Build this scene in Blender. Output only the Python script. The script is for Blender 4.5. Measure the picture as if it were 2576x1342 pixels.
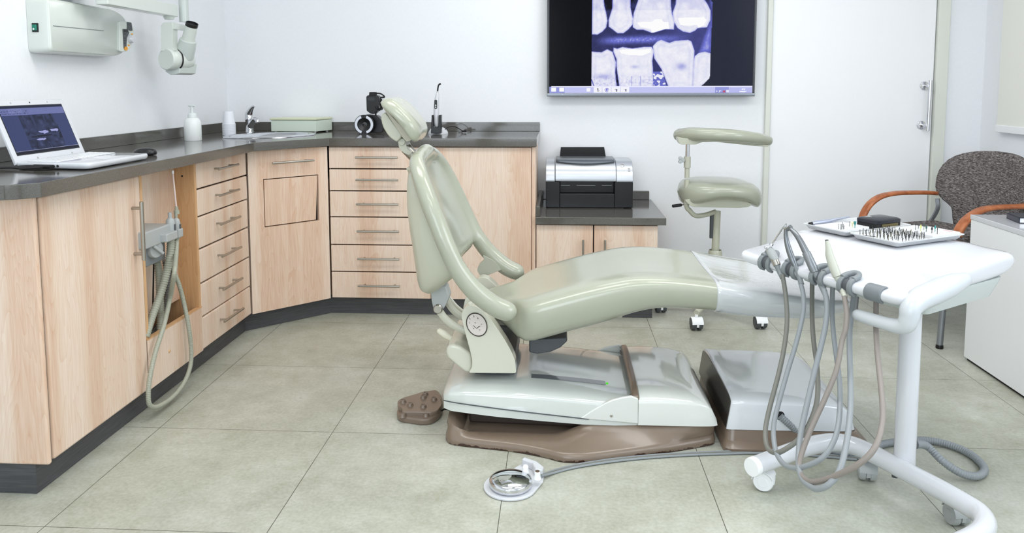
import bpy, bmesh, math, random
import numpy as np
from mathutils import Vector, Matrix, noise
random.seed(7)
PI = math.pi
SC = bpy.context.scene
COL = SC.collection
for o in list(bpy.data.objects): bpy.data.objects.remove(o, do_unlink=True)

# ---------------- camera ----------------
F_PX, PCY, PITCH, YAW, ROLL, CAMH = 1959.62, 399.32, 0.09362, 0.06033, -0.00183, 1.1629
FW = Vector((-math.sin(YAW)*math.cos(PITCH), math.cos(YAW)*math.cos(PITCH), -math.sin(PITCH)))
RT = Vector((math.cos(YAW), math.sin(YAW), 0)); UP = RT.cross(FW)
RT, UP = math.cos(ROLL)*RT+math.sin(ROLL)*UP, -math.sin(ROLL)*RT+math.cos(ROLL)*UP
CAMP = Vector((0, 0, CAMH))
cd = bpy.data.cameras.new('camera'); cam = bpy.data.objects.new('camera', cd); COL.objects.link(cam)
cam.matrix_world = Matrix.Translation(CAMP) @ Matrix((RT, UP, -FW)).transposed().to_4x4()
cd.sensor_fit = 'HORIZONTAL'; cd.sensor_width = 36; cd.lens = 36*F_PX/2576
cd.shift_x = 0; cd.shift_y = (PCY-671)/2576; cd.clip_start = .02
SC.camera = cam

# ---------------- world, exposure ----------------
SC.view_settings.view_transform = 'Standard'; SC.view_settings.look = 'None'
SC.view_settings.gamma = 1; SC.view_settings.use_curve_mapping = False
SC.view_settings.exposure = -0.05
w = bpy.data.worlds.new('world'); SC.world = w; w.use_nodes = True
w.node_tree.nodes['Background'].inputs[0].default_value = (.84, .92, 1, 1)
w.node_tree.nodes['Background'].inputs[1].default_value = 1.75
def area(name, loc, size, power, color, aim):
    l = bpy.data.lights.new(name, 'AREA'); l.shape = 'RECTANGLE'; l.size, l.size_y = size
    l.energy = power; l.color = color
    o = bpy.data.objects.new(name, l); COL.objects.link(o); o.location = loc
    o.rotation_euler = (Vector(aim)-Vector(loc)).to_track_quat('-Z', 'Y').to_euler(); return o
area('ceiling_panel_light', (-.6, 2.2, 2.57), (1.2, .6), 17, (1, .99, .95), (-.6, 2.2, 0))
area('ceiling_panel_light', (1.0, 2.2, 2.57), (1.2, .6), 18, (1, .99, .97), (1.0, 2.2, 0))
area('ceiling_panel_light', (.2, 0.2, 2.57), (1.2, .6), 18, (1, .99, .97), (.2, .2, 0))
area('ceiling_panel_light', (.2, 3.6, 2.57), (1.2, .6), 9, (1, .99, .97), (.2, 3.6, 0))
area('window_side_light', (2.25, 1.0, 1.6), (1.7, 1.2), 28, (.86, .93, 1), (0, 1.6, .7))
area('window_side_light', (-.8, -1.5, 1.5), (1.6, 1.6), 30, (.82, .91, 1), (2.2, 3.6, .9))  # added fill lamp behind the camera, brightens the right wall

# ---------------- helpers ----------------
def ray(x, y): return FW+(x-1288)/F_PX*RT-(y-PCY)/F_PX*UP
def WY(x, y, Y): d = ray(x, y); return CAMP+d*(Y/d.y)
def WZ(x, y, Z): d = ray(x, y); return CAMP+d*((Z-CAMH)/d.z)
def WX(x, y, X): d = ray(x, y); return CAMP+d*(X/d.x)
def V(*a): return Vector(a)

def lin(c):
    c = c/255.; return c/12.92 if c <= .04045 else ((c+.055)/1.055)**2.4
def rgb(r, g, b): return (lin(r), lin(g), lin(b), 1)
MATS = {}
def mat(name, col, rough=.4, metal=0., spec=.5, coat=0., emit=None, estr=1., alpha=1., trans=0.):
    m = bpy.data.materials.new(name); m.use_nodes = True; b = m.node_tree.nodes['Principled BSDF']
    b.inputs['Base Color'].default_value = col; b.inputs['Roughness'].default_value = rough
    b.inputs['Metallic'].default_value = metal; b.inputs['Specular IOR Level'].default_value = spec
    b.inputs['Coat Weight'].default_value = coat; b.inputs['Coat Roughness'].default_value = .08
    if emit: b.inputs['Emission Color'].default_value = emit; b.inputs['Emission Strength'].default_value = estr
    if alpha < 1: b.inputs['Alpha'].default_value = alpha
    if trans: b.inputs['Transmission Weight'].default_value = trans
    MATS[name] = m; return m
def N(m, t, **k):
    n = m.node_tree.nodes.new(t)
    for a, v in k.items(): setattr(n, a, v)
    return n
def L(m, a, b): m.node_tree.links.new(a, b)
def coords(m, scale=(1, 1, 1), rot=(0, 0, 0), world=False):
    g = N(m, 'ShaderNodeNewGeometry') if world else N(m, 'ShaderNodeTexCoord')
    mp = N(m, 'ShaderNodeMapping'); mp.inputs['Scale'].default_value = scale; mp.inputs['Rotation'].default_value = rot
    L(m, g.outputs['Position'] if world else g.outputs['Object'], mp.inputs[0]); return mp.outputs[0]
def noisetex(m, vec, scale, detail=4, rough=.5, dist=0):
    n = N(m, 'ShaderNodeTexNoise'); n.inputs['Scale'].default_value = scale; n.inputs['Detail'].default_value = detail
    n.inputs['Roughness'].default_value = rough; n.inputs['Distortion'].default_value = dist; L(m, vec, n.inputs['Vector']); return n.outputs[0]
def ramp(m, fac, stops):
    r = N(m, 'ShaderNodeValToRGB'); e = r.color_ramp.elements
    while len(e) < len(stops): e.new(.5)
    for i, (p, c) in enumerate(stops): e[i].position = p; e[i].color = c
    L(m, fac, r.inputs[0]); return r.outputs[0]
def mix(m, fac, a, b, mode='MIX'):
    n = N(m, 'ShaderNodeMix', data_type='RGBA', blend_type=mode)
    for sock, v in ((n.inputs[0], fac), (n.inputs[6], a), (n.inputs[7], b)):
        if isinstance(v, (int, float)): sock.default_value = v
        elif isinstance(v, tuple): sock.default_value = v
        else: L(m, v, sock)
    return n.outputs[2]
def bump(m, h, strength=.1, dist=.01):
    b = N(m, 'ShaderNodeBump'); b.inputs['Strength'].default_value = strength; b.inputs['Distance'].default_value = dist
    L(m, h, b.inputs['Height']); L(m, b.outputs[0], m.node_tree.nodes['Principled BSDF'].inputs['Normal'])
def base(m, c): L(m, c, m.node_tree.nodes['Principled BSDF'].inputs['Base Color'])
def math_(m, op, a, b=0.):
    n = N(m, 'ShaderNodeMath', operation=op)
    for s, v in ((n.inputs[0], a), (n.inputs[1], b)):
        if isinstance(v, (int, float)): s.default_value = v
        else: L(m, v, s)
    return n.outputs[0]

# wall: fine vertical weave
mwall = mat('wall_paint', rgb(236, 238, 243), .75, spec=.25)
c = coords(mwall, (1, 1, .12), world=True); h = noisetex(mwall, c, 420, 3)
base(mwall, ramp(mwall, h, [(.3, rgb(241, 243, 247)), (.7, rgb(246, 248, 251))])); bump(mwall, h, .05, .001)
mdoor = mat('door_white', rgb(246, 247, 250), .35)
mtrim = mat('trim_cream', rgb(224, 227, 218), .45)
mceil = mat('ceiling_white', rgb(240, 240, 240), .8)
# floor tiles
mfl = mat('floor_tile', rgb(190, 190, 175), .32, spec=.45)
c = coords(mfl, world=True)
n1 = noisetex(mfl, c, 2.2, 6, .62); n2 = noisetex(mfl, c, 14, 5, .65); n3 = noisetex(mfl, c, 90, 3, .6)
col = ramp(mfl, n1, [(.34, rgb(150, 149, 128)), (.5, rgb(182, 183, 166)), (.66, rgb(210, 211, 200))])
col = mix(mfl, .45, col, ramp(mfl, n2, [(.3, rgb(160, 161, 144)), (.55, rgb(184, 187, 175)), (.75, rgb(208, 210, 202))]))
col = mix(mfl, .18, col, ramp(mfl, n3, [(.35, rgb(142, 143, 127)), (.65, rgb(218, 220, 212))]))
sp = N(mfl, 'ShaderNodeSeparateXYZ'); L(mfl, c, sp.inputs[0])
def joint(ax, off, T=.6, wj=.0011):
    a = math_(mfl, 'ADD', sp.outputs[ax], -off+60*T); a = math_(mfl, 'MODULO', a, T)
    a = math_(mfl, 'ABSOLUTE', math_(mfl, 'SUBTRACT', a, T/2)); return math_(mfl, 'GREATER_THAN', a, T/2-wj)
jn = math_(mfl, 'MAXIMUM', joint(0, -.7573), joint(1, 2.4861))
# each tile a shade of its own
wn = N(mfl, 'ShaderNodeTexWhiteNoise', noise_dimensions='2D'); cb = N(mfl, 'ShaderNodeCombineXYZ')
L(mfl, math_(mfl, 'FLOOR', math_(mfl, 'DIVIDE', math_(mfl, 'ADD', sp.outputs[0], .7573), .6)), cb.inputs[0])
L(mfl, math_(mfl, 'FLOOR', math_(mfl, 'DIVIDE', math_(mfl, 'SUBTRACT', sp.outputs[1], 2.4861), .6)), cb.inputs[1]); L(mfl, cb.outputs[0], wn.inputs['Vector'])
col = mix(mfl, 1., col, ramp(mfl, wn.outputs[0], [(0, (.93, .93, .93, 1)), (1, (1, 1, 1, 1))]), 'MULTIPLY')
base(mfl, mix(mfl, jn, col, rgb(84, 84, 74))); bump(mfl, n2, .06, .003)
L(mfl, ramp(mfl, n2, [(.3, (.42,)*3+(1,)), (.7, (.26,)*3+(1,))]), mfl.node_tree.nodes['Principled BSDF'].inputs['Roughness'])
# light maple laminate, grain upright
def wood(name, a, b_, c_, rough=.38):
    m = mat(name, a, rough, spec=.4)
    v = coords(m, (1, 1, .05), world=True); vb = coords(m, (1, 1, .004), world=True)
    band = noisetex(m, vb, 9, 1, .3)
    g1 = noisetex(m, coords(m, (1, 1, .11), world=True), 11, 2, .4, 1.1)
    g1 = math_(m, 'FRACT', math_(m, 'MULTIPLY', g1, 16))
    g2 = noisetex(m, v, 150, 3, .6)
    col = ramp(m, band, [(.40, c_), (.48, a), (.57, b_)])
    col = mix(m, .38, col, ramp(m, g1, [(0, c_), (.25, a), (1, b_)]))
    col = mix(m, .3, col, ramp(m, g2, [(.3, c_), (.65, b_)]))
    base(m, col); return m
mwood = wood('maple_front', rgb(228, 203, 182), rgb(238, 220, 204), rgb(212, 172, 143))
mbeech = wood('beech_inside', rgb(214, 170, 124), rgb(224, 184, 140), rgb(196, 148, 102), .5)
mdark = mat('gap_black', rgb(22, 20, 19), .7)
# worktop
mtop = mat('worktop_quartz', rgb(92, 90, 86), .1, spec=.75)
c = coords(mtop, world=True); h = noisetex(mtop, c, 420, 3, .7)
base(mtop, ramp(mtop, h, [(.3, rgb(76, 74, 70)), (.55, rgb(93, 91, 86)), (.8, rgb(110, 108, 103))]))
mpl = mat('plinth_grey', rgb(74, 75, 78), .5)
c = coords(mpl, (.05, .05, 1), world=True); h = noisetex(mpl, c, 200, 3)
base(mpl, ramp(mpl, h, [(.3, rgb(66, 67, 70)), (.7, rgb(84, 85, 88))]))
msteel = mat('brushed_steel', rgb(176, 172, 164), .28, 1.)
mchrome = mat('chrome', rgb(215, 216, 220), .06, 1.)
mblack = mat('black_plastic', rgb(18, 18, 20), .32)
mblackm = mat('black_matt', rgb(16, 16, 17), .6)
mwhite = mat('white_plastic', rgb(244, 246, 248), .3)
mgloss = mat('white_gloss', rgb(212, 214, 219), .12, coat=.5)
msage = mat('sage_vinyl', rgb(170, 173, 156), .22, spec=.5, coat=.35)
h = noisetex(msage, coords(msage), 600, 2); bump(msage, h, .05, .0008)
msageb = mat('sage_pad_front', rgb(205, 211, 205), .3, spec=.5, coat=.2)
mshell = mat('shell_beige', rgb(188, 189, 171), .3, coat=.2)
mivory = mat('ivory_gloss', rgb(206, 206, 190), .14, coat=.6)
mpalegrey = mat('pale_grey_gloss', rgb(212, 217, 212), .1, coat=.9)
mtaupe = mat('taupe_plastic', rgb(122, 106, 92), .26, coat=.2)
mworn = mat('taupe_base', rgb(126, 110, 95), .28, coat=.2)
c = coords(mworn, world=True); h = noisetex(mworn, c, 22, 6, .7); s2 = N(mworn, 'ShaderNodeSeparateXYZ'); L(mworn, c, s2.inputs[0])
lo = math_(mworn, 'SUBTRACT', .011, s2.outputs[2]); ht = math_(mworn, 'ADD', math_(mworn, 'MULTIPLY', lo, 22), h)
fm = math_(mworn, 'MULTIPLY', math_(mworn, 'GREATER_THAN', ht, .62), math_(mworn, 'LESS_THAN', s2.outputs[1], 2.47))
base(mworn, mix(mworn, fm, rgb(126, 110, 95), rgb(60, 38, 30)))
mclear = mat('clear_cover', rgb(198, 202, 204), .05, coat=1.)
h = noisetex(mclear, coords(mclear, (1, 2.0, 2)), 6, 3, .5, 1.2); bump(mclear, h, .3, .008)
mgrey = mat('grey_plastic', rgb(128, 134, 137), .42)
mdgrey = mat('dark_grey_plastic', rgb(78, 82, 86), .45)
mmid = mat('light_grey_plastic', rgb(172, 176, 176), .38)
mtub = mat('grey_green_tub', rgb(196, 204, 202), .25)
mhose = mat('hose_grey', rgb(122, 122, 115), .45)
mhoseg = mat('hose_greenish', rgb(164, 166, 150), .45)
mhosec = mat('hose_cool_grey', rgb(144, 150, 154), .4)
mhosew = mat('hose_warm_grey', rgb(140, 132, 126), .45)
mhosed = mat('hose_dark', rgb(96, 96, 92), .5)
mxray = mat('xray_enamel', rgb(214, 220, 214), .24, coat=.3)
mxray2 = mat('xray_enamel_grey', rgb(198, 206, 202), .3, coat=.2)
mgreenbox = mat('pale_green_box', rgb(214, 226, 212), .3)
morange = mat('leather_tan', rgb(172, 96, 52), .4)
h = noisetex(morange, coords(morange), 30, 4); base(morange, ramp(morange, h, [(.3, rgb(150, 78, 40)), (.7, rgb(196, 120, 74))]))
mfab = mat('woven_fabric', rgb(104, 96, 94), .9, spec=.1)
c = coords(mfab, (1, 1, 5), world=True); h = noisetex(mfab, c, 75, 4, .75, .6)
base(mfab, ramp(mfab, h, [(.38, rgb(52, 46, 44)), (.5, rgb(104, 97, 95)), (.64, rgb(170, 166, 166))])); bump(mfab, h, .4, .003)
msilver = mat('silver_paint', rgb(196, 200, 206), .3, .55)
malu = mat('alu_leg', rgb(150, 154, 160), .35, .7)
mtvf = mat('tv_frame', rgb(40, 42, 48), .2)
mblind = mat('blind_fabric', rgb(240, 240, 232), .8)
mglass = mat('window_glass', rgb(255, 255, 255), .02, trans=1.)
mgreen = mat('green_lens', rgb(0, 110, 90), .2, emit=rgb(0, 110, 90), estr=.25)
mled = mat('led_green', rgb(60, 200, 20), .2, emit=rgb(80, 230, 30), estr=.5)
mamber = mat('amber', rgb(236, 160, 40), .4)
mteal = mat('teal_rubber', rgb(60, 140, 140), .5)
mpink = mat('keypad_membrane', rgb(214, 206, 200), .4)
mkey = mat('print_dark', rgb(60, 42, 34), .5)
mblue = mat('print_blue', rgb(50, 70, 160), .4)

# ---- object bookkeeping: everything is written in world coordinates, then stored relative to its parent
WL = {}
def _tag(o, label=None, cat=None, group=None, kind=None):
    if label: o['label'] = label
    if cat: o['category'] = cat
    if group: o['group'] = group
    if kind: o['kind'] = kind
def thing(name, loc, label, cat, group=None):
    o = bpy.data.objects.new(name, None); COL.objects.link(o); o.location = loc; o.empty_display_size = .05
    WL[o.name] = Vector(loc); _tag(o, label, cat, group); return o
def finish(name, me, m, parent, org, bevel, segs, sub, smooth, ang):
    o = bpy.data.objects.new(name, me); COL.objects.link(o)
    for mm in (m if isinstance(m, (list, tuple)) else [m]): me.materials.append(mm)
    base_ = WL[parent.name] if parent else Vector((0, 0, 0))
    if org is None:
        org = Vector((0, 0, 0))
        if len(me.vertices):
            cs = [v.co for v in me.vertices]
            org = Vector(((min(v.x for v in cs)+max(v.x for v in cs))/2, (min(v.y for v in cs)+max(v.y for v in cs))/2, min(v.z for v in cs)))
    me.transform(Matrix.Translation(-Vector(org)))
    o.location = Vector(org)-base_; WL[o.name] = Vector(org)
    if parent: o.parent = parent
    if smooth:
        for p in me.polygons: p.use_smooth = True
        me.set_sharp_from_angle(angle=math.radians(ang))
    if bevel:
        b = o.modifiers.new('bevel', 'BEVEL'); b.width = bevel; b.segments = segs; b.limit_method = 'ANGLE'; b.angle_limit = .6
        b.use_clamp_overlap = True
        wn_ = o.modifiers.new('wn', 'WEIGHTED_NORMAL'); wn_.keep_sharp = False
    if sub:
        s = o.modifiers.new('sub', 'SUBSURF'); s.levels = s.render_levels = sub
    return o
def part(name, bm, m, parent=None, label=None, cat=None, group=None, kind=None, bevel=0, segs=2, sub=0, smooth=True, ang=35, org=None):
    me = bpy.data.meshes.new(name)
    bmesh.ops.recalc_face_normals(bm, faces=bm.faces); bm.to_mesh(me); bm.free()
    if bevel: ang = 180 if False else ang
    o = finish(name, me, m, parent, org, bevel, segs, sub, smooth, 60 if sub else ang)
    _tag(o, label, cat, group, kind); return o
def BM(): return bmesh.new()
def box(bm, a, b):
    x0, y0, z0 = a; x1, y1, z1 = b
    v = [bm.verts.new(p) for p in ((x0, y0, z0), (x1, y0, z0), (x1, y1, z0), (x0, y1, z0), (x0, y0, z1), (x1, y0, z1), (x1, y1, z1), (x0, y1, z1))]
    for f in ((0, 3, 2, 1), (4, 5, 6, 7), (0, 1, 5, 4), (1, 2, 6, 5), (2, 3, 7, 6), (3, 0, 4, 7)): bm.faces.new([v[i] for i in f])
    return bm
def obox(bm, P, d, n, u0, u1, w0, w1, z0, z1):
    """box in a frame: P origin, d along, n outward"""
    def q(u, w_, z): p = P+d*u+n*w_; return (p.x, p.y, z)
    v = [bm.verts.new(p) for p in (q(u0, w0, z0), q(u1, w0, z0), q(u1, w1, z0), q(u0, w1, z0), q(u0, w0, z1), q(u1, w0, z1), q(u1, w1, z1), q(u0, w1, z1))]
    for f in ((0, 3, 2, 1), (4, 5, 6, 7), (0, 1, 5, 4), (1, 2, 6, 5), (2, 3, 7, 6), (3, 0, 4, 7)): bm.faces.new([v[i] for i in f])
    return bm
def prism(bm, pts, ext):
    ext = Vector(ext); a = [bm.verts.new(Vector(p)) for p in pts]; b = [bm.verts.new(Vector(p)+ext) for p in pts]
    n = len(a); bm.faces.new(a); bm.faces.new(b[::-1])
    for i in range(n): bm.faces.new((a[i], a[(i+1) % n], b[(i+1) % n], b[i]))
    return bm
def loft(bm, rings, cap=True):
    R = [[bm.verts.new(Vector(p)) for p in r] for r in rings]; n = len(R[0])
    for i in range(len(R)-1):
        for j in range(n): bm.faces.new((R[i][j], R[i][(j+1) % n], R[i+1][(j+1) % n], R[i+1][j]))
    if cap: bm.faces.new(R[0][::-1]); bm.faces.new(R[-1])
    return bm
def grid(bm, rows):
    R = [[bm.verts.new(Vector(p)) for p in r] for r in rings] if False else [[bm.verts.new(Vector(p)) for p in r] for r in rows]
    for i in range(len(R)-1):
        for j in range(len(R[0])-1): bm.faces.new((R[i][j], R[i][j+1], R[i+1][j+1], R[i+1][j]))
    return bm
def cr(pts, k):
    """Catmull-Rom through tuples of any length"""
    P = [list(p) for p in pts]; P = [[2*a-b for a, b in zip(P[0], P[1])]]+P+[[2*a-b for a, b in zip(P[-1], P[-2])]]; out = []
    for i in range(1, len(P)-2):
        for s in range(k):
            t = s/k
            out.append([.5*(2*b+(c-a)*t+(2*a-5*b+4*c-d)*t*t+(-a+3*b-3*c+d)*t**3) for a, b, c, d in zip(P[i-1], P[i], P[i+1], P[i+2])])
    out.append(P[-2]); return out
def resample(pts, step):
    P = [Vector(p[:3]) for p in pts]; out = [P[0]]; acc = 0
    for a, b in zip(P, P[1:]):
        d = (b-a).length; 
        if d < 1e-9: continue
        t = step-acc
        while t <= d: out.append(a.lerp(b, t/d)); t += step
        acc = (acc+d) % step if True else 0
    return out
def sweep(bm, P, rad, seg=12, cap=True, round_=False, flat=1.0, upv=None):
    P = [Vector(p) for p in P]; n = len(P)
    if not hasattr(rad, '__len__'): rad = [rad]*n
    rad = list(rad)
    if round_:
        t0 = (P[0]-P[1]).normalized(); t1 = (P[-1]-P[-2]).normalized(); r0, r1 = rad[0], rad[-1]
        A = [P[0]+t0*r0*math.sin(a) for a in (1.5, 1.2, .8, .4)]; B = [P[-1]+t1*r1*math.sin(a) for a in (.4, .8, 1.2, 1.5)]
        ra = [r0*math.cos(a) for a in (1.5, 1.2, .8, .4)]; rb = [r1*math.cos(a) for a in (.4, .8, 1.2, 1.5)]
        P = A+P+B; rad = ra+rad+rb; n = len(P)
    T = []
    for i in range(n):
        t = P[min(i+1, n-1)]-P[max(i-1, 0)]; T.append(t.normalized() if t.length > 1e-9 else Vector((0, 0, 1)))
    u = upv.copy() if upv else (Vector((0, 0, 1)) if abs(T[0].z) < .9 else Vector((0, 1, 0)))
    u = (u-T[0]*u.dot(T[0])).normalized(); rings = []
    for i in range(n):
        u = (u-T[i]*u.dot(T[i])); u = u.normalized() if u.length > 1e-6 else T[i].orthogonal().normalized()
        v_ = T[i].cross(u); rings.append([P[i]+(u*math.cos(2*PI*k/seg)*flat+v_*math.sin(2*PI*k/seg))*rad[i] for k in range(seg)])
    return loft(bm, rings, cap)
def tube(bm, pts, r, k=6, seg=12, round_=False, flat=1., upv=None):
    if hasattr(r, '__len__'): q = cr([tuple(p)+(rr,) for p, rr in zip(pts, r)], k)
    else: q = cr([tuple(p)+(r,) for p in pts], k)
    return sweep(bm, [a[:3] for a in q], [a[3] for a in q], seg, True, round_, flat, upv)
def cyl(bm, a, b, r, seg=20, r2=None): return sweep(bm, [a, b], [r, r if r2 is None else r2], seg)
def corr(bm, pts, r, pitch=.006, amp=.16, seg=12, k=8):
    q = resample(cr([tuple(p) for p in pts], k), pitch/4); pat = (1, 1, 1-amp, 1-amp)
    return sweep(bm, q, [r*pat[i % 4] for i in range(len(q))], seg)
def lathe(bm, prof, org, axis=(0, 0, 1), seg=28):
    ax = Vector(axis).normalized(); u = ax.orthogonal().normalized(); v_ = ax.cross(u); O = Vector(org)
    return loft(bm, [[O+ax*h+(u*math.cos(2*PI*k/seg)+v_*math.sin(2*PI*k/seg))*max(r, 1e-4) for k in range(seg)] for r, h in prof])
def rpoly(pts, r, seg=4):
    """round the corners of a 2D polygon"""
    out = []; n = len(pts)
    for i in range(n):
        p0, p, p1 = Vector(pts[i-1]), Vector(pts[i]), Vector(pts[(i+1) % n])
        rr = r[i] if hasattr(r, '__len__') else r
        a, b = p0-p, p1-p; la = min(rr, a.length*.45); lb = min(rr, b.length*.45)
        A, B = p+a.normalized()*la, p+b.normalized()*lb
        for s in range(seg+1):
            t = s/seg; out.append(A*(1-t)**2+p*2*t*(1-t)+B*t*t)
    return out
def shrink(poly, s, cx=None):
    c_ = cx or sum((Vector(p) for p in poly), Vector([0]*len(poly[0])))/len(poly)
    return [c_+(Vector(p)-c_)*s for p in poly]
def pillow(bm, poly3, axis, t0, t1, edge, s=.8, n=4):
    """poly3 a ring in the t=0 plane of axis; swells like a cushion between t0 and t1"""
    ax = Vector(axis); rings = []
    for i in range(n+1):
        a = PI/2*i/n; rings.append([p+ax*(t0+edge*(1-math.sin(a)) if False else t0+edge*(1-math.cos(a))) for p in shrink(poly3, s+(1-s)*math.sin(a))])
    for i in range(n, -1, -1):
        a = PI/2*i/n; rings.append([p+ax*(t1-edge*(1-math.cos(a))) for p in shrink(poly3, s+(1-s)*math.sin(a))])
    return loft(bm, rings)
_fonts = {}
def text(s, size, M, m, parent, name='lettering', ext=.0004, align='CENTER'):
    cu = bpy.data.curves.new('t', 'FONT'); cu.body = s; cu.size = size; cu.extrude = ext; cu.align_x = align; cu.align_y = 'CENTER'
    to = bpy.data.objects.new('t', cu); COL.objects.link(to); dg = bpy.context.evaluated_depsgraph_get()
    me = bpy.data.meshes.new_from_object(to.evaluated_get(dg)); bpy.data.objects.remove(to); me.transform(M); me.materials.clear()
    return finish(name, me, m, parent, None, 0, 0, 0, False, 30)
def frameM(o, x, y):
    x = Vector(x).normalized(); y = Vector(y); z = x.cross(y).normalized(); y = z.cross(x)
    return Matrix.Translation(Vector(o)) @ Matrix((x, y, z)).transposed().to_4x4()

# ================= the room =================
YB, XL, XR, HC = 4.40, -1.91, 2.30, 2.6
YF = -1.6
part('floor', box(BM(), (XL-.1, YF, -.05), (XR+.1, YB+.1, 0)), mfl, kind='structure', smooth=False)
part('ceiling', box(BM(), (XL-.1, YF, HC), (XR+.1, YB+.1, HC+.1)), mceil, kind='structure', smooth=False)
part('wall_left', box(BM(), (XL-.1, YF, 0), (XL, YB, HC)), mwall, kind='structure', smooth=False)
# back wall with the doorway left open for the door leaf
DX0, DX1, DZ = 1.155, 2.035, 2.1
bm = BM(); box(bm, (XL-.1, YB, 0), (DX0, YB+.1, HC)); box(bm, (DX1, YB, 0), (XR+.1, YB+.1, HC)); box(bm, (DX0, YB, DZ), (DX1, YB+.1, HC))
part('wall_back', bm, mwall, kind='structure', smooth=False)
# right wall with two window openings
WINS = [(3.05, 4.16), (.2, 1.9)]; WZ0, WZ1 = .96, 2.25
bm = BM(); ys = [YF, .2, 1.9, 3.05, 4.16, YB]
for a, b in ((YF, .2), (1.9, 3.05), (4.16, YB)): box(bm, (XR, a, 0), (XR+.1, b, HC))
for a, b in WINS: box(bm, (XR, a, 0), (XR+.1, b, WZ0)); box(bm, (XR, a, WZ1), (XR+.1, b, HC))
part('wall_right', bm, mwall, kind='structure', smooth=False)
for i, (a, b) in enumerate(WINS):
    bm = BM(); f = .045
    box(bm, (XR+.03, a, WZ0), (XR+.08, b, WZ0+f)); box(bm, (XR+.03, a, WZ1-f), (XR+.08, b, WZ1))
    for y in (a, (a+b)/2-f/2, b-f): box(bm, (XR+.03, y, WZ0), (XR+.08, y+f, WZ1))
    wo = part('window_%d' % (i+1), bm, mwhite, kind='structure', bevel=.004)
    part('glass_pane', box(BM(), (XR+.05, a+.02, WZ0+.02), (XR+.056, b-.02, WZ1-.02)), mglass, wo, smooth=False)
bm = BM()   # front wall: piers and a sill, wide windows to the daylight behind the camera
for a, b in ((XL-.1, -1.6), (.12, .26), (2.0, XR+.1)): box(bm, (a, YF-.1, 0), (b, YF, HC))
box(bm, (XL-.1, YF-.1, 0), (XR+.1, YF, .55)); box(bm, (XL-.1, YF-.1, 2.35), (XR+.1, YF, HC))
part('wall_front', bm, mwall, kind='structure', smooth=False)
bm = BM()
for x in (-1.6, -.76, .08, .26, 1.11, 1.96): box(bm, (x, YF-.07, .55), (x+.04, YF-.03, 2.35))
for z in (.55, 2.31): box(bm, (-1.6, YF-.07, z), (2.0, YF-.03, z+.04))
part('window_3', bm, mwhite, kind='structure', bevel=.004)

# sliding door with its jambs
d = part('door_1', box(BM(), (DX0+.01, YB-.015, .02), (DX1-.005, YB+.03, DZ-.01)), mdoor, kind='structure', bevel=.003)
hp = [WY(2325, 216, YB-.015), WY(2317, 315, YB-.015)]
bm = BM()
for p in hp:
    lathe(bm, [(0, 0), (.023, 0), (.024, .003), (.022, .007), (0, .008)], p, (0, -1, 0)); cyl(bm, p, p+V(.008, -.045, 0), .009)
cyl(bm, hp[0]+V(.012, -.045, .03), hp[1]+V(.016, -.045, -.03), .0095)
part('door_handle', bm, mchrome, d, bevel=.001)
bm = BM()
box(bm, (DX0-.020, YB-.03, 0), (DX0+.008, YB-.001, DZ+.06))
part('trim_1', bm, mtrim, kind='structure', bevel=.004)
bm = BM(); box(bm, (DX1+.0, YB-.035, 0), (DX1+.062, YB-.001, DZ+.06))
part('trim_2', bm, mtrim, kind='structure', bevel=.004)
part('trim_3', box(BM(), (DX0-.05, YB-.03, DZ+.06), (DX1+.05, YB-.001, DZ+.11)), mtrim, kind='structure', bevel=.004)
bm = BM(); box(bm, (XR-.012, -1, 0), (XR, YB, .07)); part('baseboard_right', bm, mwhite, kind='structure', bevel=.002)
bm = BM(); box(bm, (DX1+.064, YB-.012, 0), (XR-.012, YB, .07)); part('baseboard_back', bm, mwhite, kind='structure', bevel=.002)

# vertical blind on the right-hand window
bl = thing('vertical_blind', (XR-.03, 3.9, .925), 'off-white fabric panel blind hanging over the window on the right-hand wall', 'blind')
for k, (a, b) in enumerate(((3.76, 4.19), (3.34, 3.78), (2.93, 3.36))):
    x = XR-.03-.018*(k % 2)
    p = part('blind_panel', box(BM(), (x, a, .955), (x+.003, b, 2.35)), mblind, bl, smooth=False)
    part('bottom_bar', box(BM(), (x-.006, a-.004, .918), (x+.009, b+.004, .955)), mwhite, p, bevel=.003)
part('blind_rail', box(BM(), (XR-.07, 2.9, 2.35), (XR-.005, 4.22, 2.40)), mwhite, bl, bevel=.004)

# ceiling luminaires (above the frame, they carry the area lamps)
for x, y in ((-.6, 2.2), (1.0, 2.2), (.2, .2), (.2, 3.6)):
    bm = BM(); box(bm, (x-.64, y-.34, HC-.02), (x+.64, y-.3, HC)); box(bm, (x-.64, y+.3, HC-.02), (x+.64, y+.34, HC))
    box(bm, (x-.64, y-.3, HC-.02), (x-.6, y+.3, HC)); box(bm, (x+.6, y-.3, HC-.02), (x+.64, y+.3, HC))
    part('ceiling_light', bm, mwhite, label='white framed rectangular ceiling light panel above the treatment room', cat='ceiling light', group='ceiling light panels', bevel=.003)

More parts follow.
